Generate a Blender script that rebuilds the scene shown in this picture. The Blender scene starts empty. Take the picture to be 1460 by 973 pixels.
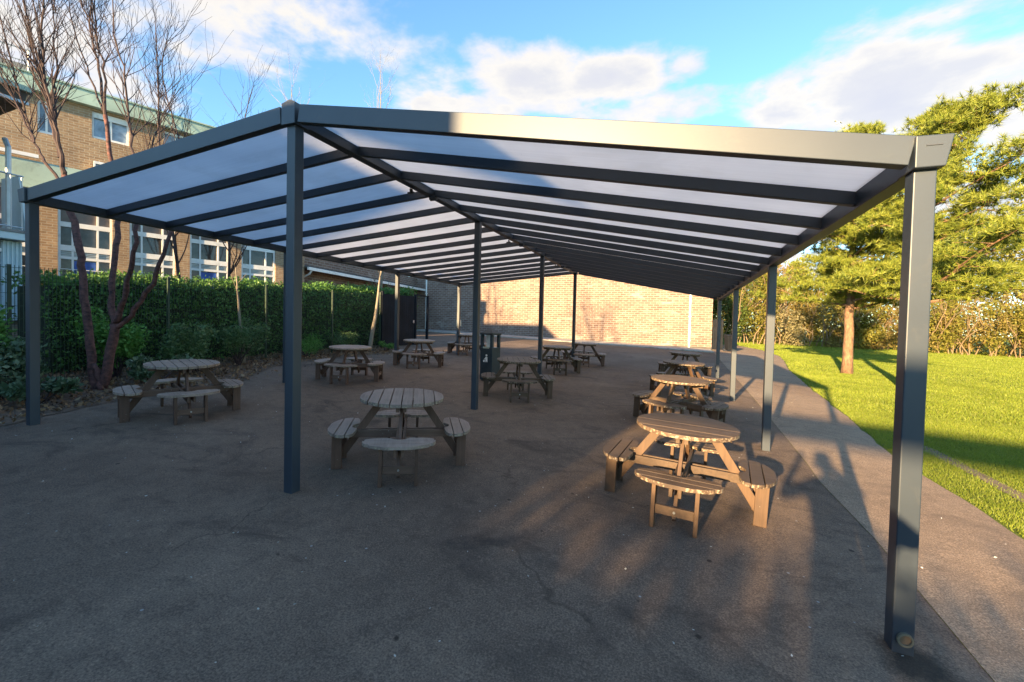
import bpy, bmesh, math, random
import numpy as np
from mathutils import Vector, Matrix, noise as mnoise
rnd = random.Random(7)
rng = np.random.default_rng(11)
sc = bpy.context.scene
COL = sc.collection
PI = math.pi
R = math.radians

# ------------------------------------------------------------------ camera calibration
F, YAW, PITCH, ROLL = 615.05, -.3637, -.0256, .0234
CAM = np.array([3.1789, -2.8913, 1.5507])
GA, GB = -.0346, .0208
WL, WR, LB, HR, HL, HE = 4.3007, 4.3507, 3.7375, 3.2722, 2.9012, 2.4
SUN_AZ, SUN_EL = 13.5, 12.3

def cam_axes():
    f = np.array([math.sin(YAW)*math.cos(PITCH), math.cos(YAW)*math.cos(PITCH), math.sin(PITCH)])
    r = np.array([math.cos(YAW), -math.sin(YAW), 0.0]); u = np.cross(r, f)
    return r*math.cos(ROLL)+u*math.sin(ROLL), -r*math.sin(ROLL)+u*math.cos(ROLL), f

def gz(x, y):                      # the gently falling ground
    x = min(max(x, -26), 40); y = min(max(y, -30), 46)
    return GA*x+GB*y

AX_R, AX_U, AX_F = cam_axes()
def at(u, v, depth):               # a photo pixel at a given distance along the view axis
    d = AX_R*(u-730)/F+AX_U*(477.74-v)/F+AX_F
    return Vector(CAM+d*depth)
def depth_of(p):
    return float((np.array(p)-CAM) @ AX_F)

# ------------------------------------------------------------------ helpers
def tag(o, label=None, cat=None, group=None, kind=None):
    if label: o['label'] = label
    if cat: o['category'] = cat
    if group: o['group'] = group
    if kind: o['kind'] = kind
    return o

def empty(name, loc, rz=0.0, label=None, cat=None, group=None):
    o = bpy.data.objects.new(name, None); COL.objects.link(o)
    o.location = loc; o.rotation_euler = (0, 0, rz); o.empty_display_size = .2
    return tag(o, label, cat, group)

class MB:
    def __init__(s): s.v = []; s.f = []; s.m = []
    def quad8(s, c, mi=0):
        b = len(s.v); s.v += [tuple(p) for p in c]
        for q in ((0,3,2,1),(4,5,6,7),(0,1,5,4),(1,2,6,5),(2,3,7,6),(3,0,4,7)):
            s.f.append(tuple(b+i for i in q)); s.m.append(mi)
        return s
    def box(s, x0, x1, y0, y1, z0, z1, mi=0):
        return s.quad8([(x0,y0,z0),(x1,y0,z0),(x1,y1,z0),(x0,y1,z0),(x0,y0,z1),(x1,y0,z1),(x1,y1,z1),(x0,y1,z1)], mi)
    def beam(s, p0, p1, w, h, up=(0,0,1), mi=0, base=False):   # w across, h along up; base: p0..p1 is the bottom line
        p0 = Vector(p0); p1 = Vector(p1); d = (p1-p0).normalized(); u = Vector(up)
        a = d.cross(u).normalized(); u = a.cross(d).normalized()
        lo, hi = (0, h) if base else (-h/2, h/2)
        c = []
        for z in (lo, hi):
            for p, k in ((p0,-1),(p1,-1),(p1,1),(p0,1)):
                c.append(p+a*(k*w/2)+u*z)
        c = [c[0],c[1],c[2],c[3],c[4],c[5],c[6],c[7]]
        return s.quad8([c[3],c[2],c[1],c[0],c[7],c[6],c[5],c[4]], mi)
    def prism(s, pts, z0, z1, mi=0, mside=None, gap=None):
        b = len(s.v); n = len(pts)
        s.v += [(p[0],p[1],z0) for p in pts]+[(p[0],p[1],z1) for p in pts]
        s.f.append(tuple(b+i for i in reversed(range(n)))); s.m.append(mi)
        s.f.append(tuple(b+n+i for i in range(n))); s.m.append(mi)
        ms = mi if mside is None else mside
        for i in range(n):
            j = (i+1) % n
            s.f.append((b+i,b+j,b+n+j,b+n+i)); s.m.append(mi if gap and gap(pts[i], pts[j]) else ms)
        return s
    def tube(s, pts, rad, n=6, mi=0, cap=True):
        pts = [Vector(p) for p in pts]; b = len(s.v); k = len(pts); ref = None
        for i, p in enumerate(pts):
            d = (pts[min(i+1,k-1)]-pts[max(i-1,0)])
            if d.length < 1e-9: d = Vector((0,0,1))
            d.normalize()
            if ref is None: ref = d.orthogonal().normalized()
            a = (ref-d*ref.dot(d))
            a = a.normalized() if a.length > 1e-6 else d.orthogonal().normalized()
            ref = a; c = d.cross(a); r = rad[i] if hasattr(rad,'__len__') else rad
            for j in range(n):
                t = 2*PI*j/n; s.v.append(tuple(p+(a*math.cos(t)+c*math.sin(t))*r))
        for i in range(k-1):
            for j in range(n):
                j2 = (j+1) % n
                s.f.append((b+i*n+j,b+i*n+j2,b+(i+1)*n+j2,b+(i+1)*n+j)); s.m.append(mi)
        if cap:
            s.f.append(tuple(b+j for j in reversed(range(n)))); s.m.append(mi)
            s.f.append(tuple(b+(k-1)*n+j for j in range(n))); s.m.append(mi)
        return s
    def build(s, name, mats, parent=None, smooth=False, bevel=0.0):
        me = bpy.data.meshes.new(name); me.from_pydata(s.v, [], s.f)
        if not isinstance(mats, (list, tuple)): mats = [mats]
        for m in mats: me.materials.append(m)
        if len(mats) > 1: me.polygons.foreach_set('material_index', s.m)
        if smooth: me.polygons.foreach_set('use_smooth', [True]*len(s.f))
        me.update()
        o = bpy.data.objects.new(name, me); COL.objects.link(o)
        if parent: o.parent = parent
        if bevel:
            md = o.modifiers.new('bevel', 'BEVEL'); md.width = bevel; md.segments = 2; md.limit_method = 'ANGLE'
            md.angle_limit = R(40)
        return o

def np_mesh(name, verts, faces, mat, parent=None, smooth=False):
    me = bpy.data.meshes.new(name)
    nv, (nf, k) = len(verts), faces.shape
    me.vertices.add(nv); me.vertices.foreach_set('co', np.ascontiguousarray(verts, dtype=np.float32).ravel())
    me.loops.add(nf*k); me.loops.foreach_set('vertex_index', np.ascontiguousarray(faces, dtype=np.int32).ravel())
    me.polygons.add(nf); me.polygons.foreach_set('loop_start', np.arange(0, nf*k, k, dtype=np.int32))
    me.polygons.foreach_set('loop_total', np.full(nf, k, dtype=np.int32))
    me.materials.append(mat); me.update(calc_edges=True)
    if smooth: me.polygons.foreach_set('use_smooth', np.ones(nf, dtype=bool))
    o = bpy.data.objects.new(name, me); COL.objects.link(o)
    if parent: o.parent = parent
    return o

def unit(a): return a/np.maximum(np.linalg.norm(a, axis=1, keepdims=True), 1e-9)

def leaves(c, size, aspect=.5, up=None, spread=1.0, fold=.25):
    """leaf-shaped rhombi (two bent triangles each) at points c"""
    n = len(c)
    d = rng.normal(size=(n,3))
    if up is not None: d = d*spread+np.asarray(up)
    d = unit(d); s = unit(np.cross(d, rng.normal(size=(n,3)))); nn = np.cross(d, s)
    L = (size*rng.uniform(.6, 1.35, n))[:,None]; Wd = L*aspect*.5
    a = c; m = c+d*L*.45; t = c+d*L
    l = m+s*Wd+nn*L*fold*.4; r = m-s*Wd+nn*L*fold*.4
    v = np.stack([a, r, t, l], 1).reshape(-1,3)
    return v, np.arange(4*n).reshape(-1,4)

def join_np(parts):
    vs, fs, o = [], [], 0
    for v, f in parts: vs.append(v); fs.append(f+o); o += len(v)
    return np.concatenate(vs), np.concatenate(fs)

# ------------------------------------------------------------------ materials
def nt_new(name):
    m = bpy.data.materials.new(name); m.use_nodes = True
    t = m.node_tree; b = t.nodes['Principled BSDF']
    return m, t, b
def N(t, typ, **kw):
    n = t.nodes.new(typ)
    for k, v in kw.items():
        if k in n.inputs: n.inputs[k].default_value = v
        else: setattr(n, k, v)
    return n
def L(t, a, b): t.links.new(a, b)
def coords(t, scale=(1,1,1), kind='Object', rot=(0,0,0)):
    tc = N(t, 'ShaderNodeTexCoord'); mp = N(t, 'ShaderNodeMapping')
    mp.inputs['Scale'].default_value = scale; mp.inputs['Rotation'].default_value = rot
    L(t, tc.outputs[kind], mp.inputs[0]); return mp.outputs[0]
def ramp(t, fac, stops):
    r = N(t, 'ShaderNodeValToRGB'); e = r.color_ramp.elements
    while len(e) < len(stops): e.new(.5)
    for i, (p, c) in enumerate(stops):
        e[i].position = p; e[i].color = (*c, 1) if len(c) == 3 else c
    L(t, fac, r.inputs[0]); return r.outputs[0]
def mix(t, fac, a, b, mode='MIX'):
    m = N(t, 'ShaderNodeMix', data_type='RGBA', blend_type=mode)
    for i, x in ((0, fac), (6, a), (7, b)):
        if isinstance(x, (int, float)): m.inputs[i].default_value = x
        elif isinstance(x, tuple): m.inputs[i].default_value = (*x, 1)
        else: L(t, x, m.inputs[i])
    return m.outputs[2]
def noise(t, vec, scale, detail=4, rough=.55, dist=0):
    n = N(t, 'ShaderNodeTexNoise'); n.inputs['Scale'].default_value = scale
    n.inputs['Detail'].default_value = detail; n.inputs['Roughness'].default_value = rough
    n.inputs['Distortion'].default_value = dist
    if vec is not None: L(t, vec, n.inputs['Vector'])
    return n.outputs['Fac']
def bump(t, b, h, strength, dist=.02):
    bp = N(t, 'ShaderNodeBump'); bp.inputs['Strength'].default_value = strength; bp.inputs['Distance'].default_value = dist
    L(t, h, bp.inputs['Height']); L(t, bp.outputs[0], b.inputs['Normal'])

def mat_plain(name, col, rough=.6, var=.12, vscale=6, metal=0, bmp=0, spec=.5, dirt=None):
    m, t, b = nt_new(name); vec = coords(t)
    f = noise(t, vec, vscale, 5)
    lo = tuple(max(0, c*(1-var)) for c in col); hi = tuple(min(1, c*(1+var)) for c in col)
    c = ramp(t, f, [(.3, lo), (.7, hi)])
    if dirt:
        d = noise(t, vec, vscale*.5+1, 6, .7, .6)
        dm = ramp(t, d, [(.52, (0,0,0)), (.72, (1,1,1))])
        c = mix(t, dm, c, dirt)
    L(t, c, b.inputs['Base Color']); b.inputs['Roughness'].default_value = rough; b.inputs['Metallic'].default_value = metal
    b.inputs['Specular IOR Level'].default_value = spec
    if bmp: bump(t, b, noise(t, vec, vscale*20, 3), bmp, .004)
    return m

def mat_wood(name, lo, hi, chips=0.0, axis=0):
    m, t, b = nt_new(name)
    sc_ = [22, 22, 22]; sc_[axis] = 1.6
    vec = coords(t, tuple(sc_)); v2 = coords(t)
    oi = N(t, 'ShaderNodeObjectInfo')
    g = noise(t, vec, 1.5, 6, .65, .4); big = noise(t, v2, 3.0, 3)
    c = ramp(t, g, [(.28, lo), (.72, hi)])
    c = mix(t, .35, c, ramp(t, big, [(.3, tuple(x*.6 for x in lo)), (.7, hi)]))
    r = N(t, 'ShaderNodeHueSaturation'); mr = N(t, 'ShaderNodeMapRange'); L(t, oi.outputs['Random'], mr.inputs[0])
    mr.inputs[3].default_value = .82; mr.inputs[4].default_value = 1.18
    L(t, mr.outputs[0], r.inputs['Value']); L(t, c, r.inputs['Color']); c = r.outputs[0]
    # pale droppings and wear specks
    sp = noise(t, v2, 70, 2, .5); k = ramp(t, sp, [(.76, (0,0,0)), (.79, (1,1,1))])
    c = mix(t, k, c, (.42, .38, .32))
    if chips:
        ch = noise(t, v2, 38, 3, .6); km = ramp(t, ch, [(.56-chips*.06, (0,0,0)), (.62, (1,1,1))])
        c = mix(t, km, c, (.34, .27, .18))
    L(t, c, b.inputs['Base Color']); b.inputs['Roughness'].default_value = .62
    bump(t, b, g, .35, .004); return m

def mat_brick(name, c1, c2, mortar, bw=.235, rh=.079, ms=.010, stain=None, bias=0.0):
    m, t, b = nt_new(name)
    tc = N(t, 'ShaderNodeTexCoord'); sx = N(t, 'ShaderNodeSeparateXYZ'); L(t, tc.outputs['Object'], sx.inputs[0])
    ad = N(t, 'ShaderNodeMath', operation='ADD'); L(t, sx.outputs[0], ad.inputs[0]); L(t, sx.outputs[1], ad.inputs[1])
    cb = N(t, 'ShaderNodeCombineXYZ'); L(t, ad.outputs[0], cb.inputs[0]); L(t, sx.outputs[2], cb.inputs[1])
    br = N(t, 'ShaderNodeTexBrick'); L(t, cb.outputs[0], br.inputs['Vector'])
    br.inputs['Scale'].default_value = 1; br.inputs['Brick Width'].default_value = bw; br.inputs['Row Height'].default_value = rh
    br.inputs['Mortar Size'].default_value = ms; br.inputs['Mortar Smooth'].default_value = .3; br.inputs['Bias'].default_value = bias
    br.inputs['Color1'].default_value = (*c1, 1); br.inputs['Color2'].default_value = (*c2, 1); br.inputs['Mortar'].default_value = (*mortar, 1)
    c = br.outputs['Color']
    n1 = noise(t, tc.outputs['Object'], 1.1, 5, .6, .3)
    c = mix(t, .5, c, ramp(t, n1, [(.32, (.62,.58,.55)), (.66, (1.25,1.2,1.12))]), 'MULTIPLY')
    n2 = noise(t, tc.outputs['Object'], 9, 3)
    c = mix(t, .4, c, ramp(t, n2, [(.3, (.7,.7,.7)), (.7, (1.3,1.28,1.2))]), 'MULTIPLY')
    if stain:
        st = noise(t, coords(t, (.8, .8, 2.2)), .9, 6, .7, .4)
        c = mix(t, ramp(t, st, [(.56, (0,0,0)), (.70, (.75,.75,.75))]), c, stain)
    L(t, c, b.inputs['Base Color']); b.inputs['Roughness'].default_value = .9
    inv = N(t, 'ShaderNodeMath', operation='SUBTRACT'); inv.inputs[0].default_value = 1; L(t, br.outputs['Fac'], inv.inputs[1])
    bump(t, b, inv.outputs[0], .6, .008); return m

def mat_leaf(name, cols, rough=.55, trans=.35, hue_var=True):
    m, t, b = nt_new(name)
    ge = N(t, 'ShaderNodeNewGeometry')
    c = ramp(t, ge.outputs['Random Per Island'], [(i/(len(cols)-1), c) for i, c in enumerate(cols)])
    big = noise(t, coords(t), .9, 3)
    c = mix(t, .55, c, ramp(t, big, [(.3, (.55,.6,.5)), (.7, (1.3,1.25,1.2))]), 'MULTIPLY')
    L(t, c, b.inputs['Base Color']); b.inputs['Roughness'].default_value = rough; b.inputs['Specular IOR Level'].default_value = .3
    tr = N(t, 'ShaderNodeBsdfTranslucent'); L(t, c, tr.inputs['Color'])
    ms = N(t, 'ShaderNodeMixShader'); ms.inputs[0].default_value = trans
    L(t, b.outputs[0], ms.inputs[1]); L(t, tr.outputs[0], ms.inputs[2])
    L(t, ms.outputs[0], t.nodes['Material Output'].inputs['Surface']); return m

def mat_bark(name, lo, hi, stretch=(14,14,3), bmp=.6):
    m, t, b = nt_new(name); f = noise(t, coords(t, stretch), 1.2, 6, .65, .3)
    L(t, ramp(t, f, [(.3, lo), (.7, hi)]), b.inputs['Base Color']); b.inputs['Roughness'].default_value = .8
    bump(t, b, f, bmp, .012); return m

def mat_glass_dark(name, col, rough=.06):
    m, t, b = nt_new(name)
    f = noise(t, coords(t), 1.7, 4, .6, .8)
    L(t, ramp(t, f, [(.35, tuple(x*.5 for x in col)), (.65, tuple(x*1.6 for x in col))]), b.inputs['Base Color'])
    b.inputs['Roughness'].default_value = rough; b.inputs['Specular IOR Level'].default_value = .6; return m

M = {}
def metal_mat():
    m, t, b = nt_new('anthracite_powder_coat'); vec = coords(t)
    f = noise(t, vec, 2.2, 4); fine = noise(t, vec, 420, 2)
    c = ramp(t, f, [(.3, (.021,.031,.045)), (.7, (.029,.040,.054))])
    d = noise(t, vec, 5, 6, .7, .5)
    c = mix(t, ramp(t, d, [(.60, (0,0,0)), (.78, (.35,.35,.35))]), c, (.065,.065,.06))
    L(t, c, b.inputs['Base Color']); b.inputs['Roughness'].default_value = .46; b.inputs['Specular IOR Level'].default_value = .66
    bump(t, b, fine, .12, .001); return m
M['metal'] = metal_mat()
M['metal_dark'] = mat_plain('dark_steel', (.035,.042,.055), .5, .2, 4)
def panel_mat():
    m, t, b = nt_new('opal_polycarbonate'); vec = coords(t)
    f = noise(t, vec, 1.4, 4)
    c = ramp(t, f, [(.3, (.80,.82,.86)), (.7, (.88,.89,.92))])
    fl = noise(t, coords(t, (.4, 34, .4)), 1.0, 2); c = mix(t, .5, c, ramp(t, fl, [(.3, (.90,.90,.91)), (.7, (1,1,1))]), 'MULTIPLY')
    st = noise(t, coords(t, (.8, 1.6, 1)), 1.6, 7, .7, .8); c = mix(t, ramp(t, st, [(.5, (0,0,0)), (.8, (.30,.30,.30))]), c, (.52,.52,.50))
    sp = noise(t, vec, 26, 2); c = mix(t, ramp(t, sp, [(.78, (0,0,0)), (.82, (.6,.6,.6))]), c, (.35,.35,.33))
    L(t, c, b.inputs['Base Color']); b.inputs['Roughness'].default_value = .3; b.inputs['Specular IOR Level'].default_value = .3
    tr = N(t, 'ShaderNodeBsdfTranslucent'); L(t, c, tr.inputs['Color'])
    ms = N(t, 'ShaderNodeMixShader'); ms.inputs[0].default_value = .68
    L(t, b.outputs[0], ms.inputs[1]); L(t, tr.outputs[0], ms.inputs[2])
    L(t, ms.outputs[0], t.nodes['Material Output'].inputs['Surface']); return m
M['panel'] = panel_mat()

BROWN = ((.058,.035,.022), (.125,.080,.050)); GREY = ((.150,.105,.082), (.31,.228,.182))  # grey set also puts sky reflection into the wood colour
for nm, (lo, hi) in (('brown', BROWN), ('grey', GREY)):
    M[nm+'_top'] = mat_wood(nm+'_boards', tuple(x*(1.2 if nm == 'grey' else .85) for x in lo), tuple(x*(1.25 if nm == 'grey' else .95) for x in hi), 0, 1)
    M[nm+'_rim'] = mat_wood(nm+'_chipped_edge', lo, hi, 1.0, 0)
M['brown_frame'] = mat_wood('brown_frame', (.055,.029,.014), (.125,.068,.034), 0, 2)
M['grey_frame'] = mat_wood('grey_frame', (.070,.033,.020), (.145,.074,.045), 0, 2)
M['brown_frame_h'] = mat_wood('brown_frame_rails', (.056,.032,.017), (.125,.074,.040), 0, 0)
M['grey_frame_h'] = mat_wood('grey_frame_rails', (.085,.043,.028), (.18,.10,.064), 0, 0)
M['bolt'] = mat_plain('zinc_bolt', (.55,.55,.52), .35, .1, 30, .7)

def asphalt(name, base, warm, dark, spots=True):
    m, t, b = nt_new(name); vec = coords(t)
    a = noise(t, vec, .35, 5, .6, .4); fine = noise(t, vec, 95, 3, .7); mid = noise(t, vec, 7, 5, .7)
    c = ramp(t, a, [(.3, base), (.7, warm)])
    c = mix(t, .8, c, ramp(t, fine, [(.30, (.35,.35,.36)), (.52, (1,1,1)), (.72, (2.0,1.95,1.85))]), 'MULTIPLY')
    c = mix(t, .45, c, ramp(t, mid, [(.3, (.6,.6,.62)), (.7, (1.35,1.33,1.3))]), 'MULTIPLY')
    st = noise(t, coords(t, (1, 1.7, 1)), .8, 7, .72, 1.0)
    c = mix(t, ramp(t, st, [(.53, (0,0,0)), (.70, (.75,.75,.75))]), c, dark)
    if spots:
        vo = N(t, 'ShaderNodeTexVoronoi'); vo.inputs['Scale'].default_value = 2.6; vo.inputs['Randomness'].default_value = 1
        L(t, vec, vo.inputs['Vector'])
        wob = noise(t, vec, 22, 3); ad = N(t, 'ShaderNodeMath', operation='MULTIPLY_ADD'); L(t, wob, ad.inputs[0]); ad.inputs[1].default_value = .08; L(t, vo.outputs['Distance'], ad.inputs[2])
        k = ramp(t, ad.outputs[0], [(.070, (1,1,1)), (.095, (0,0,0))])
        gate = N(t, 'ShaderNodeSeparateColor'); L(t, vo.outputs['Color'], gate.inputs[0])
        kk = mix(t, ramp(t, gate.outputs[0], [(.50, (0,0,0)), (.56, (1,1,1))]), (0,0,0), k)
        c = mix(t, kk, c, tuple(x*.42 for x in base))
        v2 = N(t, 'ShaderNodeTexVoronoi'); v2.inputs['Scale'].default_value = 7.0; L(t, vec, v2.inputs['Vector'])
        g2 = N(t, 'ShaderNodeSeparateColor'); L(t, v2.outputs['Color'], g2.inputs[0])
        k2 = mix(t, ramp(t, g2.outputs[1], [(.74, (0,0,0)), (.76, (1,1,1))]), (0,0,0), ramp(t, v2.outputs['Distance'], [(.05, (1,1,1)), (.075, (0,0,0))]))
        c = mix(t, k2, c, (.30,.29,.28))
        # hairline cracks
        vc = N(t, 'ShaderNodeTexVoronoi', feature='DISTANCE_TO_EDGE'); vc.inputs['Scale'].default_value = .42
        wv = N(t, 'ShaderNodeTexNoise'); wv.inputs['Scale'].default_value = 2.2; wv.inputs['Detail'].default_value = 6
        L(t, vec, wv.inputs['Vector']); vm = N(t, 'ShaderNodeVectorMath', operation='MULTIPLY_ADD'); L(t, wv.outputs['Color'], vm.inputs[0])
        vm.inputs[1].default_value = (.8,.8,0); L(t, vec, vm.inputs[2]); L(t, vm.outputs[0], vc.inputs['Vector'])
        brk = noise(t, vec, .6, 3)
        kc = mix(t, ramp(t, brk, [(.52, (0,0,0)), (.60, (.5,.5,.5))]), (0,0,0), ramp(t, vc.outputs['Distance'], [(.002, (1,1,1)), (.006, (0,0,0))]))
        c = mix(t, kc, c, tuple(x*.3 for x in base))
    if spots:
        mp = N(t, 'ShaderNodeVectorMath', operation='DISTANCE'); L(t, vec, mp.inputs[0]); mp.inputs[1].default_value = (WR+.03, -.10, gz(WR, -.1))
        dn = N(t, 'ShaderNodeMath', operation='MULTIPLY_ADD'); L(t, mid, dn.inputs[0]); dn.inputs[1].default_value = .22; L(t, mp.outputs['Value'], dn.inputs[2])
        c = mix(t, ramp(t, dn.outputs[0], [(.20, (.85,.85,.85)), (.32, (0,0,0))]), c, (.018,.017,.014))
    L(t, c, b.inputs['Base Color']); b.inputs['Roughness'].default_value = .88; b.inputs['Specular IOR Level'].default_value = .25
    bump(t, b, fine, .55, .006); return m
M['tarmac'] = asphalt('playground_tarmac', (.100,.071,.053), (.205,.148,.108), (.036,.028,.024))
M['path'] = asphalt('path_tarmac', (.225,.158,.110), (.33,.24,.165), (.135,.10,.074), False)
M['kerb'] = mat_plain('concrete_kerb', (.33,.31,.28), .9, .2, 3, bmp=.4, dirt=(.17,.15,.12))
M['brick_hall'] = mat_brick('buff_hall_brick', (.21,.138,.108), (.14,.080,.066), (.27,.23,.20), .36, .13, .022, (.36,.32,.27), -.1)
M['brick_school'] = mat_brick('orange_school_brick', (.36,.245,.15), (.26,.165,.098), (.36,.31,.24))
M['brick_bay'] = mat_brick('grey_plinth_brick', (.30,.25,.19), (.21,.17,.125), (.36,.33,.28), .25, .10, .014)
M['white'] = mat_plain('white_frame', (.78,.78,.76), .45, .06, 3, dirt=(.5,.5,.47))
M['pale_blue'] = mat_plain('pale_blue_cladding', (.50,.60,.64), .5, .08, 2)
M['copper'] = mat_plain('verdigris_fascia', (.36,.48,.41), .7, .16, 1.6, dirt=(.22,.27,.23))
M['glass'] = mat_glass_dark('dark_window_glass', (.05,.042,.038))
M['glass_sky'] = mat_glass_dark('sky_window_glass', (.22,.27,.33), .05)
M['spandrel'] = mat_plain('brown_spandrel_panel', (.16,.12,.10), .4, .3, 3)
M['louvre'] = mat_plain('grey_louvre', (.30,.29,.27), .5, .2, 8)
M['blue_board'] = mat_plain('blue_display_board', (.03,.09,.36), .5, .35, 5)
M['soffit'] = mat_plain('dark_soffit_boards', (.07,.06,.05), .8, .35, 3)
M['grey_felt'] = mat_plain('grey_roof_felt', (.20,.20,.20), .9, .2, 2)
M['galv'] = mat_plain('galvanised_rail', (.42,.45,.47), .4, .1, 4, .5)
M['fence'] = mat_plain('green_black_mesh_wire', (.022,.045,.026), .5, .2, 3)
M['gate'] = mat_plain('black_gate_board', (.010,.012,.016), .75, .35, 2, spec=.15)
M['bin'] = mat_plain('dark_navy_bin_plastic', (.022,.034,.044), .45, .2, 4)
M['soil'] = mat_plain('bare_soil', (.17,.115,.07), .95, .35, 4, bmp=.8, dirt=(.10,.08,.04))
M['mulch'] = mat_plain('leafy_mulch', (.13,.085,.055), .95, .5, 9, bmp=1.0, dirt=(.05,.035,.025))
M['litter'] = mat_leaf('dry_fallen_leaves', [(.08,.045,.025), (.18,.11,.07), (.32,.20,.11), (.17,.09,.05), (.38,.27,.17)], .8, .1)
M['white_bit'] = mat_leaf('pale_litter_bits', [(.35,.34,.32), (.55,.53,.5), (.25,.22,.19)], .7, 0)
M['cherry'] = mat_bark('red_cherry_bark', (.014,.006,.007), (.17,.070,.058), (11,11,16))
M['twig'] = mat_bark('dark_twig_bark', (.026,.015,.016), (.060,.036,.036))
M['pale_bark'] = mat_bark('pale_sunlit_bark', (.20,.155,.085), (.36,.29,.17))
M['grey_bark'] = mat_bark('grey_trunk_bark', (.15,.125,.09), (.30,.25,.18))
M['pine_bark'] = mat_bark('orange_pine_bark', (.075,.040,.024), (.30,.17,.09), (14,14,5), 1.0)
M['hedge'] = mat_leaf('laurel_hedge_leaf', [(.045,.11,.026), (.085,.19,.042), (.14,.27,.065), (.065,.15,.036)], .45, .25)
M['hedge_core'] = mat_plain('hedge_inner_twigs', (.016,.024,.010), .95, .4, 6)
M['shrub_a'] = mat_leaf('bright_shrub_leaf', [(.075,.20,.035), (.12,.29,.06), (.18,.36,.09)], .45, .3)
M['shrub_b'] = mat_leaf('dull_shrub_leaf', [(.06,.125,.045), (.105,.185,.07), (.17,.24,.11)], .5, .25)
M['shrub_c'] = mat_leaf('grey_green_ivy_leaf', [(.05,.09,.045), (.09,.15,.08), (.20,.26,.17)], .35, .2)
M['needle'] = mat_leaf('pine_needles', [(.10,.15,.022), (.185,.225,.030), (.29,.30,.045), (.13,.17,.026)], .5, .18)
M['bush_y'] = mat_leaf('olive_bush_leaf', [(.12,.13,.018), (.19,.18,.028), (.25,.21,.04)], .6, .35)
M['bush_b'] = mat_leaf('brown_bush_leaf', [(.15,.115,.030), (.23,.17,.048), (.20,.18,.04)], .7, .3)
M['bush_g'] = mat_leaf('green_bush_leaf', [(.05,.085,.018), (.09,.13,.025), (.14,.17,.035)], .55, .3)
M['bush_w'] = mat_leaf('pale_blossom', [(.24,.21,.10), (.32,.28,.16), (.14,.125,.04)], .6, .35)
M['twig_y'] = mat_bark('sunlit_twigs', (.12,.08,.04), (.22,.155,.085))
def lawn_mat():
    m, t, b = nt_new('lawn_turf'); vec = coords(t)
    a = noise(t, vec, .5, 6, .65, .3); f = noise(t, vec, 60, 3, .7)
    c = ramp(t, a, [(.3, (.10,.15,.018)), (.6, (.15,.19,.026)), (.75, (.19,.19,.045))])
    c = mix(t, .6, c, ramp(t, f, [(.3, (.5,.5,.5)), (.7, (1.4,1.4,1.3))]), 'MULTIPLY')
    L(t, c, b.inputs['Base Color']); b.inputs['Roughness'].default_value = .9; b.inputs['Specular IOR Level'].default_value = .2
    bump(t, b, f, 1.0, .05); return m
M['lawn'] = lawn_mat()
M['blade'] = mat_leaf('grass_blade', [(.13,.19,.018), (.20,.26,.025), (.27,.32,.035), (.24,.25,.06)], .5, .35)

# ------------------------------------------------------------------ ground
def ground_sheet(name, outline, dz, mat, label, cat, kind='structure', thick=None):
    """flat polygon laid on the falling ground"""
    bm = bmesh.new(); vs = [bm.verts.new((x, y, gz(x, y)+dz)) for x, y in outline]
    f = bm.faces.new(vs)
    if f.normal.z < 0: f.normal_flip()
    bmesh.ops.triangulate(bm, faces=bm.faces[:])
    me = bpy.data.meshes.new(name); bm.normal_update(); bm.to_mesh(me); bm.free(); me.materials.append(mat)
    o = bpy.data.objects.new(name, me); COL.objects.link(o); tag(o, label, cat, None, kind); return o

xs = [-400,-120,-60,-26]+list(range(-20, 41, 10))+[60, 120, 400]; ys = [-300,-100,-60,-30]+list(range(-20, 41, 10))+[46, 80, 160, 500]
gm = MB(); gm.v = [(x, y, gz(x, y)) for y in ys for x in xs]; nx = len(xs)
gm.f = [(j*nx+i, j*nx+i+1, (j+1)*nx+i+1, (j+1)*nx+i) for j in range(len(ys)-1) for i in range(nx-1)]; gm.m = [0]*len(gm.f)
lawn = gm.build('lawn', M['lawn']); tag(lawn, 'bright green mown lawn spreading right of the path to the hedgerow', 'lawn', None, 'structure')

def jit(line, step=.22, amp=.05):
    out = []
    for (a, b) in zip(line[:-1], line[1:]):
        a, b = Vector(a), Vector(b); n = max(1, int((b-a).length/step))
        for i in range(n):
            p = a.lerp(b, i/n); w = mnoise.noise(Vector((p.x*2.1, p.y*2.1, 3)))*amp+mnoise.noise(Vector((p.x*9, p.y*9, 7)))*amp*.5
            out.append((p.x+w, p.y+w*.4))
    out.append(tuple(line[-1])); return out

SEAM = [(4.70,-26), (4.70,0), (4.74,1.4), (4.70,2.7), (4.74,3.4), (4.78,5.2), (4.84,7.5), (4.90,12), (5.05,21.9)]
EDGE = [(5.95,-26), (5.95,1.9), (5.97,2.9), (5.92,3.6), (6.02,5.0), (6.28,7.2), (6.55,10.3), (7.1,15.6), (7.8,19.8), (8.2,23), (8.1,27.5), (7.2,31)]
edge_j = jit(EDGE)
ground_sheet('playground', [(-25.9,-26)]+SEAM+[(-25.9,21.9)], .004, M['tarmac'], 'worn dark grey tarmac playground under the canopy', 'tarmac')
ground_sheet('path', list(SEAM)+[(5.3,31)]+list(reversed(edge_j)), .008, M['path'], 'pinkish brown path between the playground and the lawn', 'path')
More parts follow.
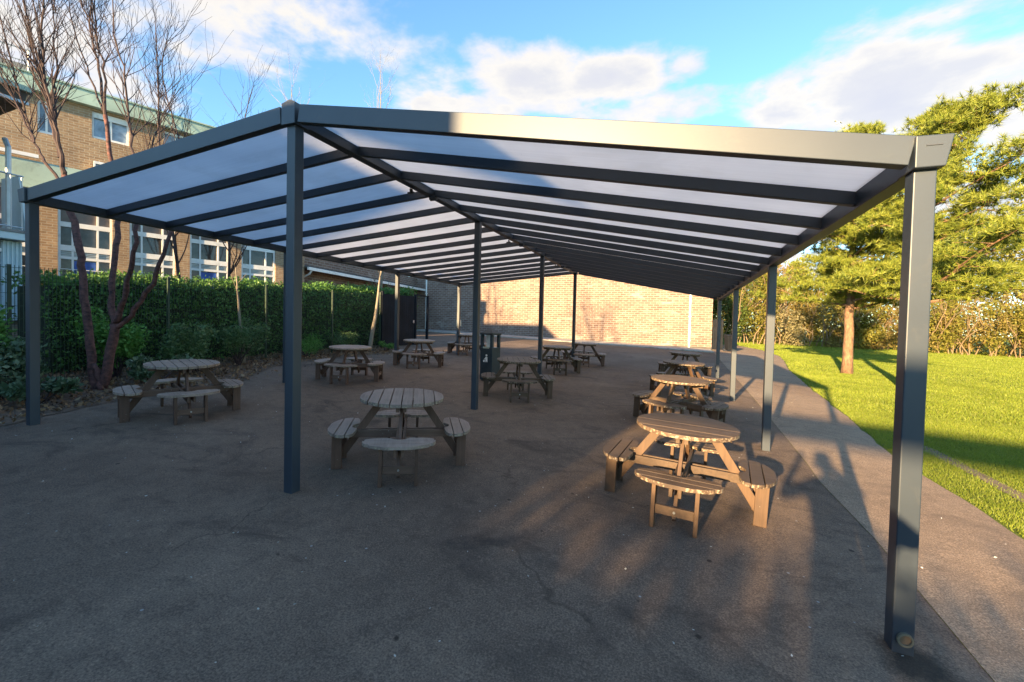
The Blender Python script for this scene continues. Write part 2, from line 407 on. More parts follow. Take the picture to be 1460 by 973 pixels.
# strip of paving and kerb along the hall wall
kb = MB()
def slab(x0, x1, y0, y1, h):
    c = [(x0,y0,gz(x0,y0)-.05),(x1,y0,gz(x1,y0)-.05),(x1,y1,gz(x1,y1)-.05),(x0,y1,gz(x0,y1)-.05)]
    kb.quad8(c+[(p[0],p[1],gz(p[0],p[1])+h) for p in c])
slab(-14, 5.05, 22.0, 22.28, .06); slab(-14, 5.05, 22.284, 24.5, .03)
tag(kb.build('kerb_strip', M['kerb'], bevel=.01), 'pale concrete kerb strip along the foot of the hall wall', 'kerb', None, 'structure')

# planting bed on the left
BED = jit([(-4.9,-9), (-4.75,-2.0), (-4.50,-.30), (-4.62,.30), (-4.95,1.2), (-5.05,2.2), (-5.02,3.3), (-6.2,4.9), (-6.5,6.2), (-6.45,8.4), (-6.1,9.4), (-6.0,10.3), (-6.4,10.8), (-7.5,10.9)], .2, .10)
ground_sheet('planting_bed', [(-14.9,-9)]+BED+[(-14.9,10.9)], .012, M['mulch'], 'brown mulch planting bed strewn with dead leaves', 'planting bed')
# the worn rut in the lawn
rut = [(6.62,1.9),(6.63,2.4),(6.65,3.2),(6.66,3.9),(6.64,4.6),(6.63,5.4)]
rl, rr_ = [], []
for i, (x, y) in enumerate([(a[0]+(b[0]-a[0])*k/6, a[1]+(b[1]-a[1])*k/6) for a, b in zip(rut[:-1], rut[1:]) for k in range(6)]):
    w = .10+.10*mnoise.noise(Vector((x*3, y*2.2, 1)))+.03*mnoise.noise(Vector((x, y*7, 5)))
    w = max(.012, w); rl.append((x-w, y)); rr_.append((x+w*.9, y))
ground_sheet('worn_rut', rl+list(reversed(rr_)), .006, M['soil'], 'narrow worn strip of bare soil in the grass beside the path', 'bare soil')

# grass blades
def edge_x(y):
    for (x0,y0),(x1,y1) in zip(EDGE[:-1], EDGE[1:]):
        if y0 <= y <= y1: return x0+(x1-x0)*(y-y0)/(y1-y0)
    return 6.0
EX = np.array([edge_x(y) for y in np.linspace(-26, 31, 400)])
def edge_np(y): return np.interp(y, np.linspace(-26, 31, 400), EX)
parts = []
def blades(x0, x1, y0, y1, dens, h, w):
    n = int((x1-x0)*(y1-y0)*dens)
    x = rng.uniform(x0, x1, n); y = rng.uniform(y0, y1, n)
    e = edge_np(y)+.02+rng.exponential(.02, n)
    k = (x > e); rx = np.interp(y, [p[1] for p in rut], [p[0] for p in rut])
    k &= ~((np.abs(x-rx) < .13*rng.uniform(.1, 1.3, n)) & (y > 1.9) & (y < 5.4) & (rng.random(n) < .85))
    k &= np.hypot(x-9.0, y-16.1) > .2
    dx = x-CAM[0]; dy = y-CAM[1]; zz = dx*AX_F[0]+dy*AX_F[1]; rr = dx*AX_R[0]+dy*AX_R[1]
    k &= (zz > .5) & (rr/np.maximum(zz, .1) < 1.5) & (rr/np.maximum(zz, .1) > .3)
    patch = np.array([mnoise.noise(Vector((a*.35, b*.35, 2))) for a, b in zip(x, y)])
    x, y, patch = x[k], y[k], patch[k]; n = len(x)
    z = GA*np.clip(x,-26,40)+GB*np.clip(y,-30,46)
    hh = h*rng.uniform(.5, 1.3, n)*(1+.45*patch); a = rng.uniform(0, 2*PI, n); lean = rng.normal(0, .45, (n,2))*hh[:,None]
    ww = w*rng.uniform(.7, 1.3, n)
    c = np.stack([x, y, z], 1); s = np.stack([np.cos(a)*ww, np.sin(a)*ww, np.zeros(n)], 1)
    t = c+np.concatenate([lean, hh[:,None]], 1)
    v = np.stack([c-s, c+s, t], 1).reshape(-1,3); parts.append((v, np.arange(3*n).reshape(-1,3)))
blades(5.9, 9.5, .5, 8, 7500, .024, .0030)
blades(6.0, 13, 4, 16, 2800, .030, .0048)
blades(6.3, 24, 8, 30, 640, .045, .0095)
blades(7.0, 44, 24, 46, 240, .055, .018)
v, f = join_np(parts); tag(np_mesh('grass_blades', v, f, M['blade']), 'short green grass blades covering the lawn', 'grass', None, 'stuff')

# litter on the tarmac, leaves in the bed
def inside(poly, x, y):
    c = np.zeros(len(x), bool); j = len(poly)-1
    for i in range(len(poly)):
        xi, yi = poly[i]; xj, yj = poly[j]
        k = ((yi > y) != (yj > y)) & (x < (xj-xi)*(y-yi)/((yj-yi) or 1e-9)+xi); c ^= k; j = i
    return c
bedpoly = [(-14.9,-9)]+BED+[(-14.9,10.9)]
n = 16000; x = rng.uniform(-8.5, -4.0, n); y = rng.uniform(-3, 11.5, n); k = inside(bedpoly, x, y)
spill = (~k) & (rng.random(n) < .05) & (x < -4.9) & (y > -1) ; k |= spill; x, y = x[k], y[k]
c = np.stack([x, y, GA*x+GB*y+.014+rng.uniform(0, .035, len(x))], 1)
v, f = leaves(c, .075, .55, spread=1); v[:,2] = np.maximum(v[:,2], GA*v[:,0]+GB*v[:,1]+.014)
tag(np_mesh('leaf_litter', v, f, M['litter']), 'dry brown fallen leaves scattered over the planting bed', 'fallen leaves', None, 'stuff')
n = 700; y = -2.2+13*rng.random(n)**1.3; x = rng.uniform(-5, 5.8, n)
c = np.stack([x, y, GA*x+GB*y+.010], 1); v, f = leaves(c, .018, .8, spread=1); v[:,2] = np.clip(v[:,2], (GA*v[:,0]+GB*v[:,1])+.009, (GA*v[:,0]+GB*v[:,1])+.018)
tag(np_mesh('litter_specks', v, f, M['white_bit']), 'small pale bits of litter dotted over the tarmac', 'litter', None, 'stuff')

# ------------------------------------------------------------------ canopy
can = empty('canopy', (0, 0, 0), 0, 'large dark grey open sided gable canopy with opal roof panels standing on slim square posts', 'canopy')
met = M['metal']; PX = {0: -WL, 1: 0.0, 2: WR}; PT = {0: HL, 1: HR, 2: HE}
ZL, ZR = HL, HE                       # eave undersides
def zroof(x):                          # underside of the gable beams
    return HR-.02+(ZL-(HR-.02))*(-x/WL) if x < 0 else HR-.02+(ZR-(HR-.02))*(x/WR)
YB = 3*LB
for i in range(3):
    for j in range(4):
        w = .048; x, y = PX[i], j*LB
        p = MB().box(x-w, x+w, y-w, y+w, gz(x,y)-.02, PT[i]+.02).build('post', met, can, bevel=.006)
        if j in (0, 3):
            if i == 1:
                cp = MB().box(x-.075, x+.075, y-.082, y+.08, HR-.045, HR+.135)
                b0 = len(cp.v); cp.quad8([(x-.075,y-.082,HR+.135),(x+.075,y-.082,HR+.135),(x+.075,y+.08,HR+.135),(x-.075,y+.08,HR+.135),(x-.075,y-.082,HR+.137),(x+.02,y-.082,HR+.160),(x+.02,y+.08,HR+.160),(x-.075,y+.08,HR+.137)])
            else:
                sg = -1 if i == 0 else 1; zz = PT[i]
                cp = MB().quad8([(x-.062,y-.094,zz-.008),(x+.062,y-.094,zz-.008),(x+.062,y+.10,zz-.008),(x-.062,y+.10,zz-.008),
                                 (x-.062-(.03 if sg<0 else 0),y-.094,zz+(.155 if sg>0 else .15)),(x+.062+(.03 if sg>0 else 0),y-.094,zz+(.150 if sg>0 else .165)),(x+.062+(.03 if sg>0 else 0),y+.10,zz+.15),(x-.062-(.03 if sg<0 else 0),y+.10,zz+.15)])
                if i == 2 and j == 0:
                    MB().box(x-.02, x+.045, y-.0985, y-.0935, zz+.098, zz+.104).build('slot', M['metal_dark'], can)
            cp.build('post_cap', met, can, bevel=.005)
# ridge, eaves, gables
MB().box(-.05, .05, .10, YB-.10, HR-.02, HR+.11).build('ridge_beam', met, can, bevel=.004)
MB().box(-WL-.05, -WL+.05, .10, YB-.10, ZL-.005, ZL+.135).box(-WL-.12, -WL-.053, -.02, YB+.02, ZL+.05, ZL+.13).build('eave_beam', met, can, bevel=.004)
MB().box(WR-.05, WR+.05, .10, YB-.10, ZR-.005, ZR+.135).box(WR+.053, WR+.12, .11, YB+.02, ZR+.05, ZR+.13).build('eave_beam', met, can, bevel=.004)
for y in (-.035, YB+.035):
    for sx in (-1, 1):
        xe = -WL+.08 if sx < 0 else WR-.08; x0 = sx*.095
        MB().beam((x0, y, zroof(x0)), (xe, y, zroof(xe)), .075, .15, base=True).build('gable_beam', met, can, bevel=.004)
NP = 15; SP = YB/NP
for k in range(1, NP):
    y = k*SP
    for sx in (-1, 1):
        xe = -WL+.052 if sx < 0 else WR-.052; x0 = sx*.052
        MB().beam((x0, y, zroof(x0)+.008), (xe, y, zroof(xe)+.008), .055, .108, base=True).build('rafter', met, can, bevel=.003)
for k in range(NP):
    y0, y1 = k*SP+.029, (k+1)*SP-.029
    if k == 0: y0 = .006
    if k == NP-1: y1 = YB-.006
    for sx in (-1, 1):
        xe = -WL+.055 if sx < 0 else WR-.055; x0 = sx*.055; za, zb = zroof(x0)+.098, zroof(xe)+.098
        q = [(x0,y0,za),(xe,y0,zb),(xe,y1,zb),(x0,y1,za)]
        if sx < 0: q = [q[1],q[0],q[3],q[2]]
        MB().quad8(q+[(a,b,c+.016) for a,b,c in q]).build('roof_panel', M['panel'], can)
for y, sx in ((1.85,-1),(2.2,1),(5.3,-1),(5.75,1),(8.9,-1),(9.3,1)):
    MB().box(sx*.03-.02, sx*.03+.05*sx+.02, y-.03, y+.03, HR-.075, HR-.021).box(sx*.06-.045, sx*.06+.045, y-.012, y+.012, HR-.085, HR-.060).build('bracket', M['metal_dark'], can)
# rainwater outlets at the feet of the front corner posts
def outlet(c, n):
    c = Vector(c); n = Vector(n); a = n.orthogonal().normalized(); b = n.cross(a)
    o = MB(); k = 20; ring = []
    for rr, d in ((.036,0),(.036,.016),(.026,.016),(.026,.005)):
        ring.append([len(o.v)+i for i in range(k)])
        o.v += [tuple(c+n*d+(a*math.cos(2*PI*i/k)+b*math.sin(2*PI*i/k))*rr) for i in range(k)]
    for r0, r1 in zip(ring[:-1], ring[1:]):
        for i in range(k): o.f.append((r0[i], r0[(i+1)%k], r1[(i+1)%k], r1[i])); o.m.append(0)
    o.f.append(tuple(ring[-1])); o.m.append(1)
    return o.build('drain_outlet', [M['outlet'], M['soil']], can)
M['outlet'] = mat_plain('weathered_outlet', (.13,.12,.085), .5, .3, 20)
outlet((WR+.004, -.0485, gz(WR,0)+.085), (0,-1,0)); outlet((-WL-.0485, -.01, gz(-WL,0)+.10), (-1,0,0))

# ------------------------------------------------------------------ picnic tables
def disc_planks(mb, Rr, n, gap, z0, z1):
    for i in range(n):
        a = -Rr+2*Rr*i/n+gap/2; b = -Rr+2*Rr*(i+1)/n-gap/2
        top, bot = [], []
        m = 9
        for k in range(m):
            x = a+(b-a)*k/(m-1); x = max(min(x, Rr*.9995), -Rr*.9995); yv = math.sqrt(max(Rr*Rr-x*x, 0)); top.append((x, yv)); bot.append((x, -yv))
        if i == 0: top, bot = top[1:], bot[1:]; pts = [(a+.004, 0)]+bot+list(reversed(top))
        elif i == n-1: pts = bot[:-1]+[(b-.004, 0)]+list(reversed(top[:-1]))
        else: pts = bot+list(reversed(top))
        dz = rnd.uniform(-.0015, .0015)
        mb.prism(pts, z0+dz, z1+dz, 0, 1, lambda p, q: abs(p[0]-q[0]) < 1e-6)

def make_table(style):
    """round four-seat picnic table, seats along local +x, +y, -x, -y"""
    t = empty('picnic_table', (0,0,0))
    top, rim, fr, fh = M[style+'_top'], M[style+'_rim'], M[style+'_frame'], M[style+'_frame_h']
    m = MB(); disc_planks(m, .445, 8, .010 if style == 'grey' else .005, .695, .731); m.build('tabletop', [top, rim], t, bevel=.003)
    for k in range(4):
        A = Matrix.Rotation(k*PI/2, 4, 'Z')
        def rot(mb):
            mb.v = [tuple(A @ Vector(p)) for p in mb.v]; return mb
        # seat: three tangential boards, notched for the brace
        s = MB(); r0, r1 = .435, .745
        def lims(tt):
            q = math.sqrt(max(0, 1-(tt/.345)**2)); cen = .600-.42*tt*tt
            hi = cen+.148*q**.8; lo = cen-.148*q**.8
            if abs(tt) < .105: lo = max(lo, .405+math.sqrt(.105**2-tt*tt))
            return lo, hi
        for b in range(3):
            a0 = r0+(r1-r0)*b/3+.0045; a1 = r0+(r1-r0)*(b+1)/3-.0045
            ts = [-.344+.688*i/44 for i in range(45)]
            runs, cur = [], []
            for tt in ts:
                lo, hi = lims(tt); l2, h2 = max(lo, a0), min(hi, a1)
                if h2-l2 > .004: cur.append((tt, l2, h2))
                elif cur: runs.append(cur); cur = []
            if cur: runs.append(cur)
            for run in runs:
                if len(run) > 2:
                    s.prism([(h_, t_) for t_, l_, h_ in run][::1]+[(l_, t_) for t_, l_, h_ in reversed(run)], .370, .402, 0, 1, lambda p, q: abs(p[0]-q[0]) < 1e-6)
        # prism wants counter-clockwise order: (r, t) with t rising on the outside is counter-clockwise
        rot(s).build('seat', [top, rim], t, bevel=.0025)
        for sg in (-1, 1):
            rot(MB().box(.585, .685, sg*.165-.016, sg*.165+.016, 0, .368)).build('leg', fr, t, bevel=.003)
        st = rot(MB().box(.640, .662, -.148, .148, .115, .190)); st.build('stretcher', fh, t, bevel=.003)
        z0, z1 = (.075, .655); x0, x1 = (.625, .235)
        br = MB().beam((x0,0,z0), (x1,0,z1), .030, .078, up=(1,0,.35)); rot(br).build('brace', fr, t, bevel=.003)
        bl = MB()
        bl.tube([(.505,-.052,.335),(.505,.052,.335)], .009, 8); bl.tube([(.664,0,.152),(.672,0,.152)], .010, 8)
        rot(bl).build('bolt', M['bolt'], t)
    dz = 0
    for ax in range(2):
        A = Matrix.Rotation(ax*PI/2, 4, 'Z')
        for sg in (-1, 1):
            b = MB().box(-.700, .700, sg*.034-.0145, sg*.034+.0145, .288-ax*.003, .3675-ax*.003); b.v = [tuple(A @ Vector(p)) for p in b.v]
            b.build('beam', fh, t, bevel=.003)
            b = MB().box(-.385, .385, sg*.034-.017, sg*.034+.017, .640-ax*.003, .6935-ax*.002); b.v = [tuple(A @ Vector(p)) for p in b.v]
            b.build('top_batten', fh, t, bevel=.003)
    return t
def copy_tree(o, parent=None):
    c = o.copy(); COL.objects.link(c)
    if parent: c.parent = parent
    for ch in list(o.children): copy_tree(ch, c)
    return c
protos = {}
TG = 'round picnic tables under the canopy'
TABLES = [
 (3.27, 1.45, 84, 'brown', 'largest sunlit brown picnic table with chipped pale rim, nearest the right front post'),
 (.40, 1.07, 33, 'grey', 'grey-brown round picnic table with eight clear pale boards, just right of the front ridge post'),
 (-3.45, 1.22, 66, 'grey', 'shaded grey round picnic table beside the red-barked tree at the edge of the planting bed'),
 (-3.60, 4.80, 22, 'grey', 'dark picnic table with smooth pale top before the hedge, right of the front ridge post'),
 (-3.70, 7.70, 20, 'grey', 'small dark round picnic table in front of the black gate'),
 (-4.15, 11.6, 15, 'grey', 'far dark picnic table half hidden behind the litter bin and a ridge post'),
 (.22, 5.25, 24, 'brown', 'brown round picnic table directly in front of the navy litter bin'),
 (-.05, 9.2, 26, 'brown', 'brown picnic table with sunlit seat behind the third ridge post'),
 (.28, 11.55, 12, 'grey', 'dark picnic table at the foot of the farthest ridge post by the brick hall wall'),
 (3.23, 4.65, 68, 'brown', 'sunlit brown picnic table second in the right hand row, behind the large front one'),
 (3.33, 7.55, 30, 'brown', 'third picnic table in the right hand row, with glowing sunlit leg and seat'),
 (3.42, 10.5, 10, 'brown', 'farthest table of the right hand row, only its flat top showing before the downpipe'),
]
for x, y, a, st, lab in TABLES:
    if st not in protos: protos[st] = make_table(st); o = protos[st]
    else: o = copy_tree(protos[st])
    tl = math.atan(GA), math.atan(GB)
    o.location = (x, y, gz(x, y)+.006)
    o.rotation_euler = (Matrix.Rotation(math.atan(GB), 3, 'X') @ Matrix.Rotation(-math.atan(GA), 3, 'Y') @ Matrix.Rotation(R(a), 3, 'Z')).to_euler()
    tag(o, lab, 'picnic table', TG)

# ------------------------------------------------------------------ litter bin
bn = empty('litter_bin', (-.98, 6.6, gz(-.98,6.6)+.004), R(-12), 'dark navy litter bin with pyramid lid and white figure emblem by the second ridge post', 'litter bin')
w = .175
MB().box(-w, w, -w, w, .03, .80).box(-w+.02, w-.02, -w+.02, w-.02, 0, .03).build('body', M['bin'], bn, bevel=.012)
for sx in (-1, 1):
    for sy in (-1, 1): MB().box(sx*w-(.07 if sx>0 else 0), sx*w+(0 if sx>0 else .07), sy*w-(.07 if sy>0 else 0), sy*w+(0 if sy>0 else .07), .80, 1.10).build('corner_post', M['bin'], bn, bevel=.01)
MB().box(-w+.072, w-.072, -.03, -.01, .80, 1.10).build('inner_plate', M['white'], bn)
hb = MB().box(-w-.012, w+.012, -w-.012, w+.012, 1.10, 1.14)
b0 = len(hb.v); hb.v += [(-w-.012,-w-.012,1.14),(w+.012,-w-.012,1.14),(w+.012,w+.012,1.14),(-w-.012,w+.012,1.14),(0,0,1.27)]
for a, b_ in ((0,1),(1,2),(2,3),(3,0)): hb.f.append((b0+a,b0+b_,b0+4)); hb.m.append(0)
hb.build('lid', M['bin'], bn)
MB().box(-.085, .085, -w-.004, -w+.001, .845-.065, .845-.025).build('label_plate', mat_plain('pale_green_plate', (.42,.46,.38), .5), bn)
em = MB(); yf = -w-.003
def plate(pts): 
    b = len(em.v); n = len(pts); em.v += [(p[0], yf, p[1]) for p in pts]+[(p[0], -w+.001, p[1]) for p in pts]
    em.f.append(tuple(b+i for i in range(n))); em.m.append(0)
    for i in range(n): j = (i+1)%n; em.f.append((b+j,b+i,b+n+i,b+n+j)); em.m.append(0)
plate([(.015+.026*math.cos(2*PI*i/14), .615+.026*math.sin(2*PI*i/14)) for i in range(14)])
plate([(-.012,.455),(.010,.455),(.018,.50),(.026,.455),(.048,.455),(.044,.575),(-.005,.582),(-.030,.545),(-.060,.520),(-.052,.507),(-.014,.528)])
plate([(-.075,.455),(-.035,.455),(-.028,.500),(-.082,.500)])
em.build('emblem', M['white'], bn)

# ------------------------------------------------------------------ brick hall behind
hall = empty('brick_hall', (-5, 24.5, .6), 0, 'long low sunlit buff brick hall with white downpipes beyond the last tables', 'hall')
hx0, hx1 = -15.5, 5.10
def hbox(x0, x1, y0, y1, z0, z1): return MB().box(x0+5, x1+5, y0-24.5, y1-24.5, z0-.6, z1-.6)
hbox(hx0, hx1, 24.5, 34, .0, 5.0).build('wall', M['brick_hall'], hall)
hbox(hx0-.1, hx1+.1, 24.4, 34.1, 5.0, 5.35).build('roof_fascia', M['copper'], hall)
hbox(hx0, hx1+.002, 24.47, 24.50, .3, .47).build('damp_course', M['soffit'], hall)
for px in (3.90, -14.0):
    d = MB().tube([(px+5, -.07, gz(px,24.4)-.55), (px+5, -.07, 4.35)], .055, 10)
    for z in (.8, 2.2, 3.6): d.box(px+5-.08, px+5+.08, -.13, -.002, z-.6, z-.56)
    d.build('downpipe', M['white'], hall, smooth=False)
# dark stack beside the hall
sh = empty('timber_screen', (5.45, 24.6, gz(5.4,24.6)), 0, 'dark timber screen panel beside the right end of the brick hall', 'screen')
for i in range(5): MB().box(-.30+.11*i, -.20+.11*i, -.02, .02, .03, 1.75).build('board', M['gate'], sh, bevel=.004)
MB().box(-.3, .24, .02, .06, .35, .45).box(-.3, .24, .02, .06, 1.35, 1.45).build('rail', M['gate'], sh)
wb = empty('wheelie_bin', (5.95, 23.6, gz(5.95,23.6)), R(20), 'small black wheeled bin on the grass beside the far right post', 'bin')
MB().quad8([(-.17,-.17,.08),(.17,-.17,.08),(.17,.17,.08),(-.17,.17,.08),(-.23,-.24,.86),(.23,-.24,.86),(.23,.24,.86),(-.23,.24,.86)]).build('body', M['gate'], wb, bevel=.02)
MB().quad8([(-.25,-.27,.862),(.25,-.27,.862),(.25,.26,.862),(-.25,.26,.862),(-.22,-.22,.93),(.22,-.22,.93),(.22,.26,.96),(-.22,.26,.96)]).build('lid', M['gate'], wb, bevel=.02)
for sx in (-1, 1): MB().tube([(sx*.19,.16,.09),(sx*.24,.16,.09)], .09, 14).build('wheel', M['metal_dark'], wb)

# ------------------------------------------------------------------ school building
ANG = 21
sch = empty('school_building', (-15, 4.71, .6), R(90-ANG), 'tall orange brick school block with white gridded windows and pale green fascia', 'school building')
Z0 = .6
def sb(x0, x1, y0, y1, z0, z1, mb=None): return (mb or MB()).box(x0, x1, y0, y1, z0-Z0, z1-Z0)
SE = 6.75
bays = [(-3.38, -2.12), (-1.69, -.43), (0.0, 1.26), (1.69, 2.95), (3.38, 4.64), (5.07, 6.33)]
# ground floor piers, wall above and behind
edges = [-9.0]+[e for b in bays for e in b]+[SE]
pr = MB()
for a, b in zip(edges[0::2], edges[1::2]): sb(a, b, 0, .4, .2, 5.30, pr)
sb(-9, 4.1, .9, 9, .2, 8.9, pr); sb(4.102, SE, .9, 6, .2, 5.3, pr)
pr.build('wall', M['brick_school'], sch)
up = MB(); ups = [(-.42, -.05, 7.05, 8.05), (.77, 1.68, 7.28, 8.14), (2.6, 3.3, 7.28, 8.14)]
xs_ = [-9.0]
for a, b, z0, z1 in ups: sb(xs_[-1], a, 0, .4, 6.12, 8.22, up); sb(a, b, 0, .4, 6.12, z0, up); sb(a, b, 0, .4, z1, 8.22, up); xs_.append(b)
sb(xs_[-1], 4.1, 0, .4, 6.12, 8.22, up); up.build('upper_wall', M['brick_school'], sch)
f_ = MB(); sb(-9.0, SE+.02, -.16, .5, 5.30, 6.12, f_); f_.build('green_band', M['copper'], sch)
f_ = MB(); sb(-9.1, 4.2, -.22, 9, 8.22, 8.66, f_); sb(-9.12, 4.22, -.26, 9.02, 8.66, 8.71, f_); f_.build('roof_fascia', M['copper'], sch)
f_ = MB(); sb(-9.0, -.2, .8, 6, 8.71, 9.25, f_); f_.build('roof_plant_room', M['grey_felt'], sch)
g = MB()
for i in range(9): g.tube([(-8.6+i*1.0, .15, 8.71-Z0), (-8.6+i*1.0, .15, 9.45-Z0)], .018, 5)
g.tube([(-8.8,.15,9.45-Z0),(-.3,.15,9.45-Z0)], .02, 5); g.tube([(-8.8,.15,9.1-Z0),(-.3,.15,9.1-Z0)], .015, 5); g.build('roof_rail', M['galv'], sch)
f_ = MB(); sb(-3.4, -.4, -.24, -.165, 6.20, 6.30, f_); f_.build('gutter', M['white'], sch)
def window(x0, x1, rows, cols, mats, extra=None):
    """rows: (z0, z1) panes from the bottom up; white members run between them"""
    zb, zt = rows[0][0]-.08, rows[-1][1]+.08
    fr = MB(); fy0, fy1 = .06, .16
    sb(x0, x1, fy0, fy1, zb, rows[0][0], fr); sb(x0, x1, fy0, fy1, rows[-1][1], zt, fr)
    for (a, b), (c, d) in zip(rows[:-1], rows[1:]): sb(x0, x1, fy0, fy1, b, c, fr)
    for z0, z1 in rows:
        for k, (c0, c1) in enumerate(zip(cols[:-1], cols[1:])):
            if k == 0: sb(x0, x0+cols[0], fy0+.002, fy1-.002, z0, z1, fr)
            sb(x0+c1-(.02 if k < len(cols)-2 else 0), x0+c1+(.03 if k < len(cols)-2 else (x1-x0-c1)), fy0+.002, fy1-.002, z0, z1, fr)
    o = fr.build('window', M['white'], sch)
    for ri, (z0, z1) in enumerate(rows):
        g = MB()
        sb(x0+cols[0], x0+cols[-1], .12, .135, z0, z1, g)
        g.build('pane', mats[ri], o)
    return o
rows = [(.95, 2.95), (2.97, 3.28), (3.36, 3.54), (3.72, 4.30), (4.45, 5.22)]
for i, (a, b) in enumerate(bays):
    w_ = b-a
    o = window(a+.003, b-.003, rows, [.06, .32, .90, w_-.06], [M['glass'], M['glass'], M['louvre'], M['glass'], M['spandrel']])
    for j in range(3):
        lv = MB(); sb(a+.07, b-.07, .085, .11, 3.37+.055*j, 3.40+.055*j, lv); lv.build('louvre', M['galv'], o)
    if i in (2, 4): 
        bb = MB(); sb(a+.36, a+.86, .10, .117, 1.0, 3.24, bb); bb.build('blue_board', M['blue_board'], o)
        bb = MB(); sb(a+.50, a+.72, .094, .0995, 2.55, 2.85, bb); bb.build('notice', M['pale_blue'], o)
for a, b, z0, z1 in ups: window(a, b, [(z0+.08, z1-.08)], [.05, (b-a)*.5, b-a-.05], [M['glass_sky']])
o = MB(); sb(.80, 1.65, .045, .058, 7.95, 8.08, o); o.build('blind', M['white'], sch)
window(.80, 1.15, [(6.25, 6.42)], [.04, .31], [M['glass_sky']]).location = (0, -.23, 0)

# link wing with shed roof, between school block and hall
lk = empty('link_wing', (-12.75, 11.5, .7), R(90+7), 'low brick link wing with sloping dark roof and white downpipe behind the far hedge', 'building')
MB().box(0.0, .75, 0, 3, -.5, 6.2).build('brick_pier', M['brick_school'], lk)
MB().box(.752, 13.5, .55, 4, -.5, 4.05).build('wall', M['brick_hall'], lk)
rf = MB().quad8([(.752,-.15,3.15),(13.5,-.15,3.15),(13.5,4.2,4.4),(.752,4.2,4.4),(.752,-.15,3.24),(13.5,-.15,3.24),(13.5,4.2,4.55),(.752,4.2,4.55)])
rf.build('roof', M['soffit'], lk)
MB().box(.752, 13.5, -.24, -.153, 3.10, 3.24).build('gutter', M['white'], lk)
MB().tube([(.98,-.2,3.1),(.98,-.1,2.95),(.98,.42,2.7),(.98,.45,-.4)], .045, 8).build('downpipe', M['white'], lk)
MB().box(3.2, 4.3, .50, .548, 1.75, 2.30).build('window', M['white'], lk)

# ------------------------------------------------------------------ bay building at far left (pale clad, brick plinth, balcony)
by = empty('bay_annexe', (-11, 2.47, .35), 0, 'pale blue clad annexe with brick plinth, railed balcony and dark eave at far left', 'building')
def bb_(x0, x1, y0, y1, z0, z1): return MB().box(x0+11, x1+11, y0-2.47, y1-2.47, z0-.35, z1-.35)
bb_(-14.2, -11.0, -3.5, 2.40, .1, 1.36).build('brick_plinth', M['brick_bay'], by)
bb_(-14.2, -10.9, -3.5, 2.47, 1.36, 1.48).build('sill', M['pale_blue'], by, bevel=.01)
cl = bb_(-14.2, -11.02, 2.10, 2.42, 1.48, 3.16)
cl.box(-3.2, -.02, -5.9, -.95, -.35+2.98, 3.16-.35); cl.box(-3.2, -.02, -5.9, -5.0, 1.13, 2.63)
cl.build('cladding', M['pale_blue'], by)
rb = MB()
for i in range(5): rb.box(-.020, .012, -.36+.07*i, -.335+.07*i, 1.131, 2.80)
rb.build('cladding_ribs', M['pale_blue'], by)
wf = bb_(-11.06, -11.0, .55, 2.098, 2.90, 2.978); wf.box(-.06, 0, -1.03, -.955, 1.131, 2.55); wf.box(-.06, 0, -2.0, -1.92, 1.131, 2.55); wfo = wf.build('window', M['white'], by)
bb_(-11.12, -11.10, -2.5, 2.09, 1.49, 2.9).build('pane', M['glass_sky'], wfo)
MB().box(-3.3, .25, -6.0, .02, 2.83, 2.99).build('balcony_slab', M['pale_blue'], by, bevel=.01)
MB().box(-3.3, .27, -6.0, .04, 2.992, 3.05).build('balcony_edge', M['grey_felt'], by)
rl = MB()
for i in range(34): rl.tube([(.20, -5.9+.175*i, 3.05), (.20, -5.9+.175*i, 4.28)], .011, 5)
rl.tube([(.20,-5.95,4.28),(.20,-.1,4.28)], .02, 6); rl.tube([(.20,-5.95,3.12),(.20,-.1,3.12)], .016, 6); rl.build('railing', M['galv'], by)
MB().quad8([(-.9,-.06,3.05),(.2,-.06,3.05),(.2,-.01,3.05),(-.9,-.01,3.05),(-.9,-.06,4.35),(-.12,-.06,4.35),(-.12,-.01,4.35),(-.9,-.01,4.35)]).build('balcony_end_panel', M['pale_blue'], by)
bb_(-14.2, -11.9, -3.5, 2.30, 3.41, 5.60).build('upper_wall', M['brick_school'], by)
uw = bb_(-11.898, -11.84, 1.0, 2.28, 3.45, 3.53); uw.box(-.898, -.84, -1.47, -.19, 4.28-.35, 4.38-.35); uw.box(-.898, -.84, -1.47, -.19, 4.98-.35, 5.08-.35)
for yy in (-1.47, -.95, -.25): uw.box(-.898, -.838, yy, yy+.07, 3.18, 4.62)
uwo = uw.build('door_window', M['white'], by); bb_(-11.896, -11.87, 1.05, 2.25, 3.54, 4.97).build('pane', M['glass'], uwo)
MB().tube([(.05,-.28,3.05),(.05,-.28,4.9),(-.1,-.28,5.1)], .05, 8).build('downpipe', M['galv'], by)
ev = MB().quad8([(-4.0,-6.0,5.55),(.55,-6.0,5.75),(.55,-.22,5.75),(-4.0,-.22,5.55),(-4.0,-6.0,6.05),(.62,-6.0,6.05),(.62,-.18,6.05),(-4.0,-.18,6.05)])
ev.build('eave_soffit', M['soffit'], by)
MB().box(.56, .64, -6.0, -.16, 5.78, 5.84).build('gutter', M['galv'], by)
MB().box(-4.0, .70, -6.0, -.12, 6.052, 6.16).build('eave_fascia', M['copper'], by)

